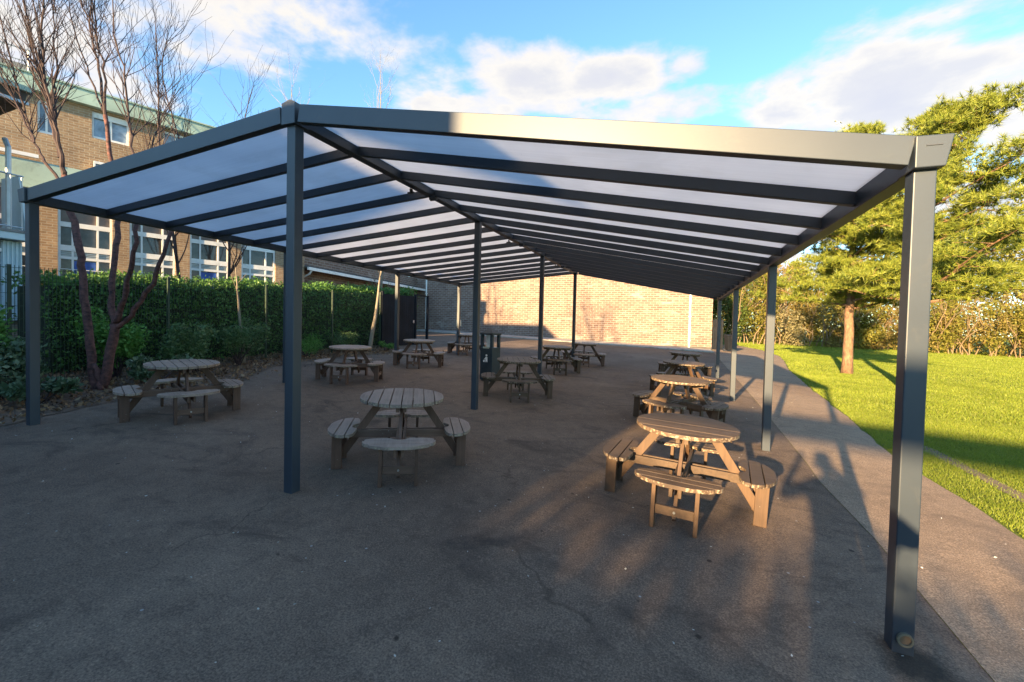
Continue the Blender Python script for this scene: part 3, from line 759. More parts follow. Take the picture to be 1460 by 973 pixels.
# ------------------------------------------------------------------ mesh fence and gate
FX = -7.5
fe = empty('mesh_fence', (FX, 2, gz(FX,2)), 0, 'tall green-black weld mesh fence in front of the clipped hedge', 'fence')
def floc(x, y, z): return (x-FX, y-2, z-gz(FX,2))
ya = -4.0; pw = 2.48
for k in range(6):
    y0, y1 = ya+k*pw, ya+(k+1)*pw; g0, g1 = gz(FX,y0), gz(FX,y1); H = 2.08
    MB().beam(floc(FX-.03,y0,g0-.05), floc(FX-.03,y0,g0+H+.01), .045, .045, up=(1,0,0)).build('fence_post', M['fence'], fe)
    m = MB(); ny = 46
    for i in range(1, ny):
        y = y0+(y1-y0)*i/ny; g = gz(FX,y)
        m.tube([floc(FX,y,g+.05), floc(FX,y,g+H)], .0046, 3, cap=False)
    for z in (.06, .28, .50, .72, .94, 1.16, 1.38, 1.60, 1.82, 2.04):
        m.tube([floc(FX+.006,y0,g0+z), floc(FX+.006,y1,g1+z)], .0046, 3, cap=False)
    m.build('mesh_panel', M['fence'], fe)
MB().beam(floc(FX-.03,10.88,gz(FX,10.88)-.05), floc(FX-.03,10.88,gz(FX,10.88)+2.16), .05, .05, up=(1,0,0)).build('fence_post', M['fence'], fe)
gt = empty('solid_gate', (FX, 10.95, gz(FX,10.95)), 0, 'solid black boarded gate between the mesh fence and the brick hall', 'gate')
for i in range(14): MB().box(-.012, .012, .06+.155*i, .21+.155*i, .06, 2.12+.003*i).build('board', M['gate'], gt)
MB().box(-.07, -.014, .04, 2.26, .3, .4).box(-.07, -.014, .04, 2.26, 1.75, 1.85).build('rail', M['gate'], gt)
for y in (.0, 2.28, 3.25): MB().box(-.05, .05, y-.045, y+.045, -.05, 2.22+.01*y).build('gate_post', M['gate'], gt, bevel=.004)
MB().box(-.03, .03, 2.33, 3.2, 2.20, 2.25).build('lintel', M['gate'], gt)
MB().box(.014, .05, 2.08, 2.14, 1.0, 1.12).build('latch', M['galv'], gt)
ub = empty('meter_box', (-7.15, 16.6, gz(-7.1,16.6)), 0, 'small cream box on a stub post near the hall wall by the gate', 'box')
MB().box(-.11, .11, -.07, .07, .78, 1.08).build('cover', mat_plain('cream_box', (.62,.55,.40), .5), ub, bevel=.008); MB().box(-.03, .03, -.03, .03, -.03, .78).build('stub_post', M['gate'], ub)

# ------------------------------------------------------------------ hedge
def surface_pts(n, x0, x1, y0, y1, top, jit_=.09):
    """points over the top and the long sides of a hedge"""
    f = rng.random(n); y = rng.uniform(y0, y1, n); g = GA*((x0+x1)/2)+GB*y
    h = top(y); x = np.where(f < .55, x1, np.where(f < .65, x0, rng.uniform(x0, x1, n)))
    z = np.where(f < .65, g+(h-g)*rng.random(n)**.85, h)
    p = np.stack([x, y, z], 1)+rng.normal(0, jit_, (n,3))*np.array([1,1,.8]); return p
top = lambda y: 2.16+.055*y+.05*np.sin(y*2.3)+.04*np.sin(y*5.1)
hg = empty('hedge', (-9, 4, .4), 0, 'long clipped dark green hedge behind the mesh fence', 'hedge')
p = surface_pts(36000, -9.75, -8.35, 1.75, 14.4, top); v, f = leaves(p, .085, .55)
v -= np.array([-9, 4, .4]); np_mesh('foliage', v, f, M['hedge'], hg)
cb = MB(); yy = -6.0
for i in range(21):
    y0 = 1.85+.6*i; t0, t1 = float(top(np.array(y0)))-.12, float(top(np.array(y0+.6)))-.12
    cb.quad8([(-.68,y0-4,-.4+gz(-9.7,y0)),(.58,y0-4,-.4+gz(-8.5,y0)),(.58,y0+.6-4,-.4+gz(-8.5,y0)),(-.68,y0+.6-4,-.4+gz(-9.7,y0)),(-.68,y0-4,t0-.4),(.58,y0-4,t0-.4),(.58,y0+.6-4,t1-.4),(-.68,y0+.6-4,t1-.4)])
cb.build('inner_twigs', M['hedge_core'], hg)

# shrubs in the bed
def shrub(x, y, rx, ry, h, n, size, mat, label, aspect=.5, stems=True, name='shrub'):
    o = empty(name, (x, y, gz(x,y)), 0, label, 'shrub', 'shrubs in the planting bed')
    k = max(5, int(n/260)); cs = np.stack([rng.uniform(-.75,.75,k)*rx, rng.uniform(-.75,.75,k)*ry, rng.uniform(.25,.85,k)*h], 1)
    q = rng.normal(size=(n,3)); q = unit(q)*(rng.random((n,1))**.4); idx = rng.integers(0, k, n)
    p = cs[idx]+q*np.array([rx*.42, ry*.42, h*.27])*rng.uniform(.7,1.15,(k,1))[idx]; p[:,2] = np.maximum(p[:,2], .03)
    v, f = leaves(p, size, aspect, up=(0,0,.35)); v[:,2] = np.maximum(v[:,2], .02); np_mesh('foliage', v, f, mat, o)
    if stems:
        s = MB()
        for i in range(14):
            c = cs[i % k]; s.tube([(rnd.uniform(-.1,.1)*rx, rnd.uniform(-.1,.1)*ry, -.02), tuple(c*np.array([.5,.5,.5])), tuple(c)], [.012,.008,.004], 5)
        s.build('stems', M['twig'], o)
    return o
shrub(-6.25, .35, .55, .6, .95, 2600, .085, M['shrub_c'], 'low grey-green leafy shrub just behind the left front post', .6)
shrub(-7.0, .55, .6, .6, 1.35, 3200, .09, M['shrub_a'], 'bright green rounded shrub between the left front post and the red-barked tree')
shrub(-5.55, .55, .32, .4, .42, 1300, .085, M['shrub_c'], 'small variegated low shrub at the mulch edge right of the left front post', .6)
shrub(-6.3, -.9, .6, .8, .9, 3000, .09, M['shrub_c'], 'low leafy shrub left of the left front post at the frame edge', .6)
shrub(-7.0, -.35, .4, .6, .95, 2000, .075, M['shrub_a'], 'green shrub below the brick plinth of the pale annexe')
shrub(-7.05, 2.2, .36, .6, 1.35, 2600, .08, M['shrub_a'], 'bright green shrub directly right of the red-barked tree trunk')
shrub(-6.75, 3.5, .5, .75, 1.15, 3000, .075, M['shrub_b'], 'dull green shrub behind the shaded left picnic table')
shrub(-7.0, 4.7, .38, .7, 1.2, 2200, .07, M['shrub_b'], 'olive shrub against the mesh fence left of the front ridge post')
shrub(-6.15, 2.5, .40, .5, .5, 1300, .08, M['shrub_c'], 'low pale-leaved ground shrub in front of the tree base', .6)
shrub(-7.05, 6.9, .35, .8, .75, 1900, .065, M['shrub_a'], 'grassy green low shrub below the mesh fence right of the front ridge post', .25)
shrub(-7.0, 8.5, .36, .7, .70, 1700, .065, M['shrub_b'], 'low scrubby shrub at the foot of the pale slim tree trunk', .3)
shrub(-6.75, 10.2, .35, .35, .32, 800, .06, M['shrub_a'], 'tiny green plant at the corner of the bed before the black gate', .4)

# ------------------------------------------------------------------ bare trees
def grow(mb, p, d, length, r, lev, up=.25, n=6, wig=.16, kids=(2,4), rmin=.0032, cone=.55):
    segs = max(3, int(length/.28)); pts = [Vector(p)]; rad = [r]; d = Vector(d).normalized()
    for i in range(segs):
        d = (d+Vector((rnd.gauss(0,wig), rnd.gauss(0,wig), rnd.gauss(0,wig)*.6+up*.35))).normalized()
        pts.append(pts[-1]+d*(length/segs)); rad.append(max(rmin*.6, r*(1-.62*(i+1)/segs)))
    mb.tube(pts, rad, n if r > .012 else (4 if r > .006 else 3), cap=False)
    if lev <= 0: return
    for k in range(rnd.randint(*kids)):
        i = rnd.randint(max(1, segs//4), segs); a = rnd.uniform(0, 2*PI)
        side = d.orthogonal().normalized(); side.rotate(Matrix.Rotation(a, 3, d)); nd = (d*(1-cone*.55)+side*cone*rnd.uniform(.6,1.2)+Vector((0,0,up))).normalized()
        grow(mb, pts[i], nd, length*rnd.uniform(.42,.75), max(rmin, rad[i]*.6), lev-1, up, n, wig, kids, rmin, cone)
def limb_px(mb, px, depth, r0, r1, n=8, lev=2, length=1.0, kids=(2,3), dj=0.0, up=.35, every=1):
    k = len(px); pts = []
    for i, (u, v) in enumerate(px): pts.append(at(u, v, depth+dj*(i/(k-1))))
    # smooth
    sm = []
    for i in range(k-1):
        p0, p1, p2, p3 = pts[max(i-1,0)], pts[i], pts[i+1], pts[min(i+2,k-1)]
        for t in (0, .25, .5, .75):
            sm.append(.5*((2*p1)+(-p0+p2)*t+(2*p0-5*p1+4*p2-p3)*t*t+(-p0+3*p1-3*p2+p3)*t**3))
    sm.append(pts[-1]); m = len(sm); rad = [r0+(r1-r0)*(i/(m-1))**.8 for i in range(m)]
    sm = [s_+Vector((rnd.gauss(0,.012), rnd.gauss(0,.012), 0))*(1 if 0 < i < m-1 else 0) for i, s_ in enumerate(sm)]
    rad = [q*(1+.16*mnoise.noise(Vector((i*.9, px[0][0]*.37, 2)))+.10*mnoise.noise(Vector((i*2.3, px[0][1]*.3, 8)))) for i, q in enumerate(rad)]
    mb.tube(sm, rad, n)
    for i in range(int(m*.35), m, every):
        for c in range(rnd.randint(*kids)):
            d = (sm[min(i+1,m-1)]-sm[i-1]).normalized(); side = d.orthogonal().normalized(); side.rotate(Matrix.Rotation(rnd.uniform(0,2*PI), 3, d))
            if sm[i].z > 2.1: grow(mb, sm[i], d*.8+side*rnd.uniform(.35,.75)+Vector((0,0,.15)), length*rnd.uniform(.5,1.2), max(.005, rad[i]*.5), lev-1, up, 5)

tb = Vector((-6.2, 1.5, gz(-6.2,1.5))); D0 = depth_of(tb)
ch = empty('cherry_tree', tb, 0, 'bare multi-stemmed tree with peeling red-brown bark in the planting bed', 'tree')
m = MB()
limb_px(m, [(135,562),(131,510),(122,440),(118,390),(112,345),(101,290),(92,250)], D0, .068, .046, 9, 0, .1, (0,0))
limb_px(m, [(146,556),(157,500),(163,462)], D0, .078, .068, 9, 0, .1, (0,0))
limb_px(m, [(146,556),(142,540),(134,520)], D0-.03, .065, .04, 9, 0, .1, (0,0))
limb_px(m, [(163,464),(160,420),(166,350),(170,310),(160,240),(150,165)], D0, 0.055, 0.032, 8, 0, .1, (0,0), .3)
limb_px(m, [(165,460),(176,425),(188,375),(195,320)], D0, 0.047, 0.031, 8, 0, .1, (0,0), -.3)
limb_px(m, [(164,468),(186,450),(216,405),(238,350),(252,300)], D0, 0.047, 0.027, 8, 0, .1, (0,0), .2)
o = m.build('trunk', M['cherry'], ch, smooth=True); o.location = -tb
m = MB()
B1 = dict(lev=2, length=1.0, kids=(2,3), up=.36)
limb_px(m, [(92,250),(80,197),(70,155),(58,112),(46,66),(33,0),(26,-50)], D0, 0.0374, 0.0084, 7, dj=.2, **B1)
limb_px(m, [(94,256),(88,230),(82,190),(66,125),(60,60),(62,0),(58,-50)], D0, 0.0351, 0.0084, 7, dj=-.4, **B1)
limb_px(m, [(86,262),(66,232),(49,204),(32,150),(20,99),(0,28),(-20,-30)], D0, 0.0273, 0.007, 7, dj=.5, **B1)
limb_px(m, [(84,225),(76,160),(82,100),(75,40),(80,-40)], D0, 0.0218, 0.007, 6, dj=.5, **B1)
limb_px(m, [(49,204),(25,150),(5,110),(-15,60)], D0, 0.0172, 0.0063, 6, dj=.2, **B1)
limb_px(m, [(150,165),(141,99),(130,49),(117,0),(108,-50)], D0+.3, 0.0265, 0.007, 7, dj=.3, **B1)
limb_px(m, [(150,165),(149,100),(138,60),(135,0),(140,-60)], D0+.3, 0.0234, 0.007, 7, dj=-.2, **B1)
limb_px(m, [(148,160),(128,110),(105,40),(92,-30)], D0+.3, 0.0187, 0.0063, 6, dj=.5, **B1)
limb_px(m, [(195,320),(192,240),(186,180),(178,110),(163,50),(163,-40)], D0-.3, 0.0265, 0.007, 7, dj=.3, **B1)
limb_px(m, [(252,300),(262,240),(250,180),(232,110),(238,60)], D0+.2, 0.0203, 0.0056, 6, dj=.5, **B1)
limb_px(m, [(195,318),(212,240),(225,180),(250,130)], D0-.2, 0.0203, 0.0056, 6, dj=.5, **B1)
o = m.build('branches', M['twig'], ch); o.location = -tb

def bare_tree(x, y, h, r, mat, label, lean=(0,0), kids=(3,5), lev=3, first=.32, spread=.5, stems=1, twig=None, name='bare_tree', group=None):
    b = Vector((x, y, gz(x,y)-.03)); o = empty(name, b, 0, label, 'tree', group)
    t = MB(); br = MB()
    for s in range(stems):
        p = Vector((rnd.uniform(-.1,.1)*(stems>1), rnd.uniform(-.1,.1)*(stems>1), 0)); d = Vector((lean[0]+(rnd.uniform(-.16,.16) if stems>1 else 0), lean[1]+(rnd.uniform(-.16,.16) if stems>1 else 0), 1)).normalized()
        k = 12; pts = [p]; rad = [r]
        for i in range(k):
            d = (d+Vector((rnd.gauss(0,.05), rnd.gauss(0,.05), .08))).normalized(); pts.append(pts[-1]+d*(h/k)); rad.append(r*(1-.9*((i+1)/k)**.9)+.004)
        t.tube(pts, rad, 7)
        for i in range(int(k*first), k+1):
            for c in range(rnd.randint(*kids)):
                a = rnd.uniform(0, 2*PI); nd = Vector((math.cos(a)*spread, math.sin(a)*spread, .75))
                grow(br, pts[i], nd, h*(.10+.22*(1-i/k))*rnd.uniform(.7,1.3), max(.005, rad[i]*.45), lev-1, .28, 5, .12, (2,3), .0045)
    t.build('trunk', mat, o, smooth=True); br.build('branches', twig or mat, o); return o
tp = at(268, 20, 14.5); bare_tree(tp.x, tp.y, tp.z-gz(tp.x,tp.y), .06, M['twig'], 'slender dark upright bare tree rising behind the hedge right of the red-barked tree', lev=2, kids=(3,4), spread=.42)
tp = at(325, 85, 15.5); bare_tree(tp.x, tp.y, tp.z-gz(tp.x,tp.y), .06, M['twig'], 'slender bare tree behind the hedge nearest the ridge end of the roof slope', lev=2, kids=(3,4), spread=.5)
bare_tree(-7.05, 9.7, 3.6, .085, M['grey_bark'], 'slim pale grey tree trunk standing against the fence left of the black gate', lev=2, kids=(1,2), first=.8)
bare_tree(-7.25, 5.05, 2.5, .055, M['grey_bark'], 'short pale trunk against the mesh fence in front of the hedge', lev=1, kids=(1,1), first=.75)
tp = at(266, 335, 17.2); bare_tree(tp.x, tp.y, tp.z-gz(tp.x,tp.y), .075, M['pale_bark'], 'pale multi-stemmed sunlit sapling before the second school window', stems=3, lev=2, kids=(1,2), spread=.35)
tp = at(352, 352, 18.2); bare_tree(tp.x, tp.y, tp.z-gz(tp.x,tp.y), .075, M['pale_bark'], 'pale leaning sunlit sapling before the fourth school window', stems=3, lev=2, kids=(1,2), spread=.35)
tp = at(222, 325, 16.8); bare_tree(tp.x, tp.y, tp.z-gz(tp.x,tp.y), .065, M['pale_bark'], 'pale slim sunlit sapling before the brick pier of the school', stems=3, lev=2, kids=(1,2), spread=.3)
tp = at(392, 108, 46); bare_tree(tp.x, tp.y, tp.z-gz(tp.x,tp.y), .22, M['grey_bark'], 'far pale bare tree left of the ridge cap above the roof', lev=3, kids=(3,5), twig=M['pale_bark'])
tp = at(548, 112, 48); bare_tree(tp.x, tp.y, tp.z-gz(tp.x,tp.y), .2, M['grey_bark'], 'far pale bare treetop showing above the front beam', lev=3, kids=(3,4), twig=M['pale_bark'])
bare_tree(-12.5, 17.5, 4.6, .10, M['grey_bark'], 'small bare tree before the link wing left of the gate', lev=3, kids=(2,3), first=.3)

# ------------------------------------------------------------------ pines
def pine(x, y, h, r, env, n_limb, label, lean=(0,0), bare=2.3, skew=None, name='pine_tree'):
    b = Vector((x, y, gz(x,y)-.04)); o = empty(name, b, 0, label, 'tree', 'pine trees on the lawn')
    t = MB(); k = 16; pts = []; rad = []
    for i in range(k+1):
        q = i/k; pts.append(Vector((lean[0]*q*q*h+rnd.gauss(0,.02), lean[1]*q*q*h+rnd.gauss(0,.02), h*.95*q))); rad.append(r*(1.18 if i == 0 else 1-.86*q)+.012)
    t.tube(pts, rad, 10); tr = t.build('trunk', M['pine_bark'], o, smooth=True)
    lm = MB(); cl = []
    for i in range(n_limb):
        q = (bare+(h-bare)*((i+.5)/n_limb)**.92)/h; a = i*2.399+rnd.uniform(-.5,.5)
        j = min(k-1, int(q/.95*k)); p = pts[j].lerp(pts[j+1], min(1, q/.95*k-j)); p.z = min(p.z, h)
        Lr = env(q)*rnd.uniform(.55,1.12)
        dv = Vector((math.cos(a), math.sin(a), 0))
        if skew: Lr *= 1+skew*dv.x
        d = (dv+Vector((0,0,rnd.uniform(.05,.35)+.5*max(0,q-.6)))).normalized(); m_ = max(3, int(Lr/.3)); lp = [p.copy()]
        for s in range(m_):
            d = (d+Vector((rnd.gauss(0,.12), rnd.gauss(0,.12), rnd.gauss(.03,.10)))).normalized(); lp.append(lp[-1]+d*(Lr/m_))
        lm.tube(lp, [max(.008, .055*(1-q*.5)*(1-.85*s/m_)) for s in range(m_+1)], 5, cap=False)
        for s in range(1, m_+1):
            if s/m_ < .3 and q < .75 and rnd.random() < .5: continue
            for c in range(rnd.randint(2,3)):
                side = Vector((rnd.gauss(0,1), rnd.gauss(0,1), rnd.uniform(-.25,.8))).normalized(); e = lp[s]+side*rnd.uniform(.2,.75)*min(1, .35+Lr*.35)
                lm.tube([lp[s], (lp[s]+e)/2+Vector((0,0,.02)), e], [.010,.007,.005], 3, cap=False); cl.append((e, side))
            if s == m_: cl.append((lp[s], d))
    lm.build('limbs', M['pine_bark'], o)
    cen, dirs = [], []
    for e, d in cl:
        for c in range(rnd.randint(14,20)):
            cen.append(e+Vector((rnd.gauss(0,.18), rnd.gauss(0,.18), abs(rnd.gauss(0,.10))-.03))); dirs.append(d)
    cen = np.array([tuple(c) for c in cen]); dirs = np.array([tuple(d) for d in dirs]); nt = len(cen); kk = 20
    C_ = np.repeat(cen, kk, 0); Dd = np.repeat(unit(dirs*.5+np.array([0,0,.75])+rng.normal(0,.25,(nt,3))), kk, 0)
    nd = unit(Dd*.75+rng.normal(0,.75,(nt*kk,3))); s = unit(np.cross(nd, rng.normal(size=(nt*kk,3))))
    ln = rng.uniform(.11,.22,(nt*kk,1)); wd = .0085
    v = np.stack([C_-s*wd, C_+s*wd, C_+nd*ln], 1).reshape(-1,3); np_mesh('needles', v, np.arange(3*nt*kk).reshape(-1,3), M['needle'], o)
    print(name, 'tufts', nt)
    return o
pine(9.02, 16.1, 8.9, .16, lambda q: 2.9*math.sin(min(1, max(.0, (1.02-q)/.75))*PI*.5)**.8*(.66+.34*math.sin(q*26)), 60, 'smaller sunlit pine with straight orange-brown trunk and low crown left of the right front post')
pine(9.55, 13.1, 8.4, .17, lambda q: 3.0*math.sin(min(1, max(.0, (1.02-q)/.7))*PI*.5)**.7*(.58+.42*math.sin(q*22+1)), 52, 'taller pine behind the right front post with open wind-swept top and spreading boughs', lean=(.105,.08), bare=2.4, skew=.3)

# ------------------------------------------------------------------ hedgerow beyond the lawn
def bush(x, y, rx, ry, h, n, size, mat, label, tw=14, name='bush', group='bushes of the hedgerow beyond the lawn'):
    g = gz(x, y); o = empty(name, (x, y, g), 0, label, 'bush', group)
    k = 16; cs = np.stack([rng.uniform(-.8,.8,k)*rx, rng.uniform(-.8,.8,k)*ry, rng.uniform(.04,.82,k)*h], 1)
    q = unit(rng.normal(size=(n,3)))*(rng.random((n,1))**.33); idx = rng.integers(0, k, n)
    p = cs[idx]+q*np.array([rx*.38, ry*.4, h*.24])*rng.uniform(.6,1.25,(k,1))[idx]; p[:,2] = np.maximum(p[:,2], .02)
    v, f = leaves(p, size, .55); v[:,2] = np.maximum(v[:,2], .01); np_mesh('foliage', v, f, mat, o)
    s = MB()
    for i in range(tw-5):
        c = Vector(cs[i % k]); grow(s, (rnd.uniform(-.5,.5)*rx, rnd.uniform(-.4,.4)*ry, -.05), (c.x*.5, c.y*.3, h*.6), h*rnd.uniform(.7,1.05), .05, 2, .2, 4, .16, (2,4), .012)
    s.build('stems', M['twig_y'], o); return o
HB = [
 (6.6, 33.5, 2.2, 1.4, 4.6, 'bush_g', 'dark green rounded bush at the left end of the hedgerow beside the hall'),
 (8.6, 35.0, 2.0, 1.5, 5.6, 'bush_y', 'olive bush behind the farthest right canopy post'),
 (10.6, 36.5, 1.8, 1.5, 3.0, 'bush_w', 'pale blossoming bush low in the hedgerow left of the smaller pine'),
 (11.2, 39.2, 2.4, 1.8, 5.9, 'bush_b', 'tall tawny bush behind the pale blossoming one'),
 (13.6, 38.0, 2.1, 1.6, 3.3, 'bush_b', 'tawny brown bush just left of the pine trunk'),
 (16.2, 38.6, 2.2, 1.7, 3.4, 'bush_y', 'olive bush just right of the smaller pine trunk'),
 (18.8, 39.2, 2.3, 1.7, 3.1, 'bush_b', 'brown twiggy bush left of the right front post'),
 (21.4, 39.6, 2.3, 1.7, 3.5, 'bush_y', 'yellow-olive bush right of the right front post'),
 (23.9, 39.9, 2.1, 1.7, 3.0, 'bush_b', 'brown bush under the low boughs of the taller pine'),
 (26.4, 40.0, 2.2, 1.7, 3.6, 'bush_y', 'sunlit olive bush below the pine boughs toward the right edge'),
 (28.4, 39.0, 1.1, .9, 1.5, 'bush_g', 'small low green bush at the foot of the hedgerow near the right edge'),
 (29.2, 41.0, 2.4, 1.7, 3.8, 'bush_b', 'tawny bush at the right edge of the hedgerow'),
 (32.2, 41.2, 2.4, 1.8, 4.2, 'bush_g', 'green bush at the far right frame edge'),
]
for x, y, rx, ry, h, mt, lab in HB: bush(x, y, rx, ry, h*1.22, int(3600*rx*h/6), .18, M[mt], lab)
for i, (x, y, h) in enumerate([(26,56,13),(30.5,57,15),(34.5,55,15),(39,56,14),(22,60,11)]):
    lab = ['brown leafless tree far behind the hedgerow, left of the tallest ones','tall brown leafless tree behind the hedgerow near the right edge','tallest brown leafless tree behind the hedgerow, partly beyond the right edge','brown leafless tree behind the hedgerow outside the right edge','low brown leafless tree behind the hedgerow behind the right front post'][i]
    bare_tree(x, y, h, .22, M['twig_y'], lab, lev=3, kids=(3,4), first=.15, spread=.65, group='leafless trees beyond the hedgerow')
wm = []
pts = np.stack([rng.uniform(2, 66, 60000), rng.uniform(50, 56, 60000), np.zeros(60000)], 1)
for i in range(len(pts)): pts[i,2] = gz(40,46)*0+rng.random()**.8*(8.2+1.3*math.sin(pts[i,0]*.6)+1.0*math.sin(pts[i,0]*1.7)+max(0,(pts[i,0]-18))*.34)
v, f = leaves(pts, .40, .5); tag(np_mesh('far_thicket', v, f, M['bush_y']), 'hazy brown thicket massed behind the hedgerow', 'thicket', None, 'stuff')

# ------------------------------------------------------------------ gull
bp = at(1194, 176, 38)
gu = empty('gull', bp, R(40), 'small white gull gliding in the sky left of the pine tops', 'bird')
m = MB(); m.tube([(0,-.20,0),(0,-.16,.005),(0,-.05,.01),(0,.08,.012),(0,.16,.03),(0,.20,.03),(0,.25,.02)], [.01,.035,.06,.062,.04,.03,.006], 10); m.build('body', M['white'], gu, smooth=True)
for sx in (-1, 1):
    wv = MB(); P0 = [(.04,.08,.03),(.04,-.06,.03),(.25*1,-.05,.13),(.25,.10,.14),(.58,-.02,.07),(.60,.03,.07)]
    a = [(sx*x*1.0, y, z*1.4) for x, y, z in P0]; b = [(x, y, z+.012) for x, y, z in a]
    wv.v = a+b
    for q in ((0,1,2,3),(3,2,4,5)): wv.f.append(q); wv.f.append(tuple(i+6 for i in reversed(q))); wv.m += [0,0]
    for e in ((0,3),(3,5),(5,4),(4,2),(2,1),(1,0)): wv.f.append((e[0],e[1],e[1]+6,e[0]+6)); wv.m.append(0)
    wv.build('wing', M['white'], gu)

# ------------------------------------------------------------------ unseen shadow casters behind the photographer; the hedge is added for shade
bk = empty('rear_block', (-8, -13, gz(-8,-13)), 0, 'brick block behind the photographer, seen only by its long shadow over the playground', 'building')
zb = gz(-8,-13)
def trap(x1f, x1b, z0, z1): return MB().quad8([(-2.4,-3,z0),(x1b,-3,z0),(x1f,3,z0),(-2.4,3,z0),(-2.4,-3,z1),(x1b,-3,z1),(x1f,3,z1),(-2.4,3,z1)])
trap(7.25, 5.7, -.3, 5.66-zb).build('wall', M['brick_school'], bk)
MB().box(-2.4, 4.6, -2.9, 2.9, 5.663-zb, 6.2-zb).build('upper_storey', M['brick_school'], bk)
MB().box(-14, -2.402, -2.9, 2.9, -.3, 5.0-zb).build('low_wing_wall', M['brick_school'], bk); MB().box(-14.1, -2.404, -3, 3, 5.002-zb, 5.12-zb).build('low_roof', M['copper'], bk)
for i in range(3):
    wo = MB().box(-1.8+2.4*i, -.4+2.4*i, 3.002, 3.06, 1.2, 2.7).build('window', M['white'], bk); MB().box(-1.7+2.4*i, -.5+2.4*i, 3.061, 3.075, 1.3, 2.6).build('pane', M['glass'], wo)
wk = empty('covered_walkway', (5, -11, gz(5,-11)), 0, 'flat walkway roof behind the photographer, seen only by its shadow band across the path', 'walkway')
zk = gz(5,-11)
def wz(x): return 3.60-.06*(x+4)-zk
MB().quad8([(-5.6,-.9,wz(-5.6)),(9.5,-.9,wz(9.5)),(9.5,1.0,wz(9.5)),(-5.6,1.0,wz(-5.6)),(-5.6,-.9,wz(-5.6)+.1),(9.5,-.9,wz(9.5)+.1),(9.5,1.0,wz(9.5)+.1),(-5.6,1.0,wz(-5.6)+.1)]).build('roof', M['metal'], wk)
for x in (9.3,): MB().box(x-.06, x+.06, -.06, .06, -.05, wz(x)-.002).build('post', M['metal'], wk)

rh = empty('added_shade_hedge', (.4, -10, gz(.4,-10)), 0, 'loose leafy hedge added unseen behind the photographer to shade the near tarmac', 'hedge')  # unseen hedge, added and shaped to keep sun off the near tarmac
k = 26000; hx = rng.uniform(-1.9, 7.5, k); ht = np.where(hx < -.1, 2.85, 2.42-.10*np.maximum(hx, 0))+.10*np.sin(hx*5)+.08*np.sin(hx*13)-gz(.4,-10)
p = np.stack([hx, rng.uniform(-.45,.45,k), ht*rng.random(k)**.6+rng.normal(0,.09,k)], 1); v, f = leaves(p, .10, .6); np_mesh('foliage', v, f, M['hedge'], rh)
MB().quad8([(-1.85,-.3,-.4),(7.4,-.3,-.4),(7.4,.3,-.4),(-1.85,.3,-.4),(-1.85,-.3,2.5),(7.4,-.3,1.4),(7.4,.3,1.4),(-1.85,.3,2.5)]).build('inner_twigs', M['hedge_core'], rh)

# photographer
def person():
    f = Vector((AX_F[0], AX_F[1], 0)).normalized(); r = Vector((f.y, -f.x, 0))
    base = Vector((CAM[0], CAM[1], 0))-f*.42; base.z = gz(base.x, base.y)
    o = empty('person', base, 0, 'person with raised bent arms behind the camera, seen only as the long shadow', 'person')
    def P(a, b, c): return f*a+r*b+Vector((0,0,c))
    J = {'pel':(0,0,.93,.15),'bel':(0,0,1.08,.14),'che':(0,0,1.28,.165),'nek':(.01,0,1.47,.065),'hd0':(.03,0,1.56,.085),'hd1':(.03,0,1.67,.105),'hd2':(.02,0,1.74,.07)}
    for s, n_ in ((-1,'l'),(1,'r')):
        J['sh'+n_] = (0,s*.19,1.40,.075); J['el'+n_] = (.10,s*.42,1.30,.05); J['wr'+n_] = (.27,s*.12,1.60,.032); J['ha'+n_] = (.31,s*.09,1.67,.035)
        J['hp'+n_] = (0,s*.10,.86,.10); J['kn'+n_] = (.02,s*.13,.48,.065); J['an'+n_] = (0,s*.14,.08,.045); J['to'+n_] = (.17,s*.16,.04,.04)
    E = [('pel','bel'),('bel','che'),('che','nek'),('nek','hd0'),('hd0','hd1'),('hd1','hd2')]
    for n_ in 'lr': E += [('che','sh'+n_),('sh'+n_,'el'+n_),('el'+n_,'wr'+n_),('wr'+n_,'ha'+n_),('pel','hp'+n_),('hp'+n_,'kn'+n_),('kn'+n_,'an'+n_),('an'+n_,'to'+n_)]
    names = list(J); me = bpy.data.meshes.new('body'); me.from_pydata([tuple(P(*J[n_][:3])) for n_ in names], [(names.index(a), names.index(b)) for a, b in E], [])
    ob = bpy.data.objects.new('body', me); COL.objects.link(ob); ob.parent = o
    sk = ob.modifiers.new('skin', 'SKIN'); ob.modifiers.new('sub', 'SUBSURF').levels = 1; ob.modifiers['sub'].render_levels = 1
    if not me.skin_vertices: 
        bpy.context.view_layer.objects.active = ob
    for i, n_ in enumerate(names):
        d = me.skin_vertices[0].data[i]; d.radius = (J[n_][3], J[n_][3]); d.use_root = (n_ == 'pel')
    me.materials.append(mat_plain('dark_coat', (.03,.03,.04), .9))
person()

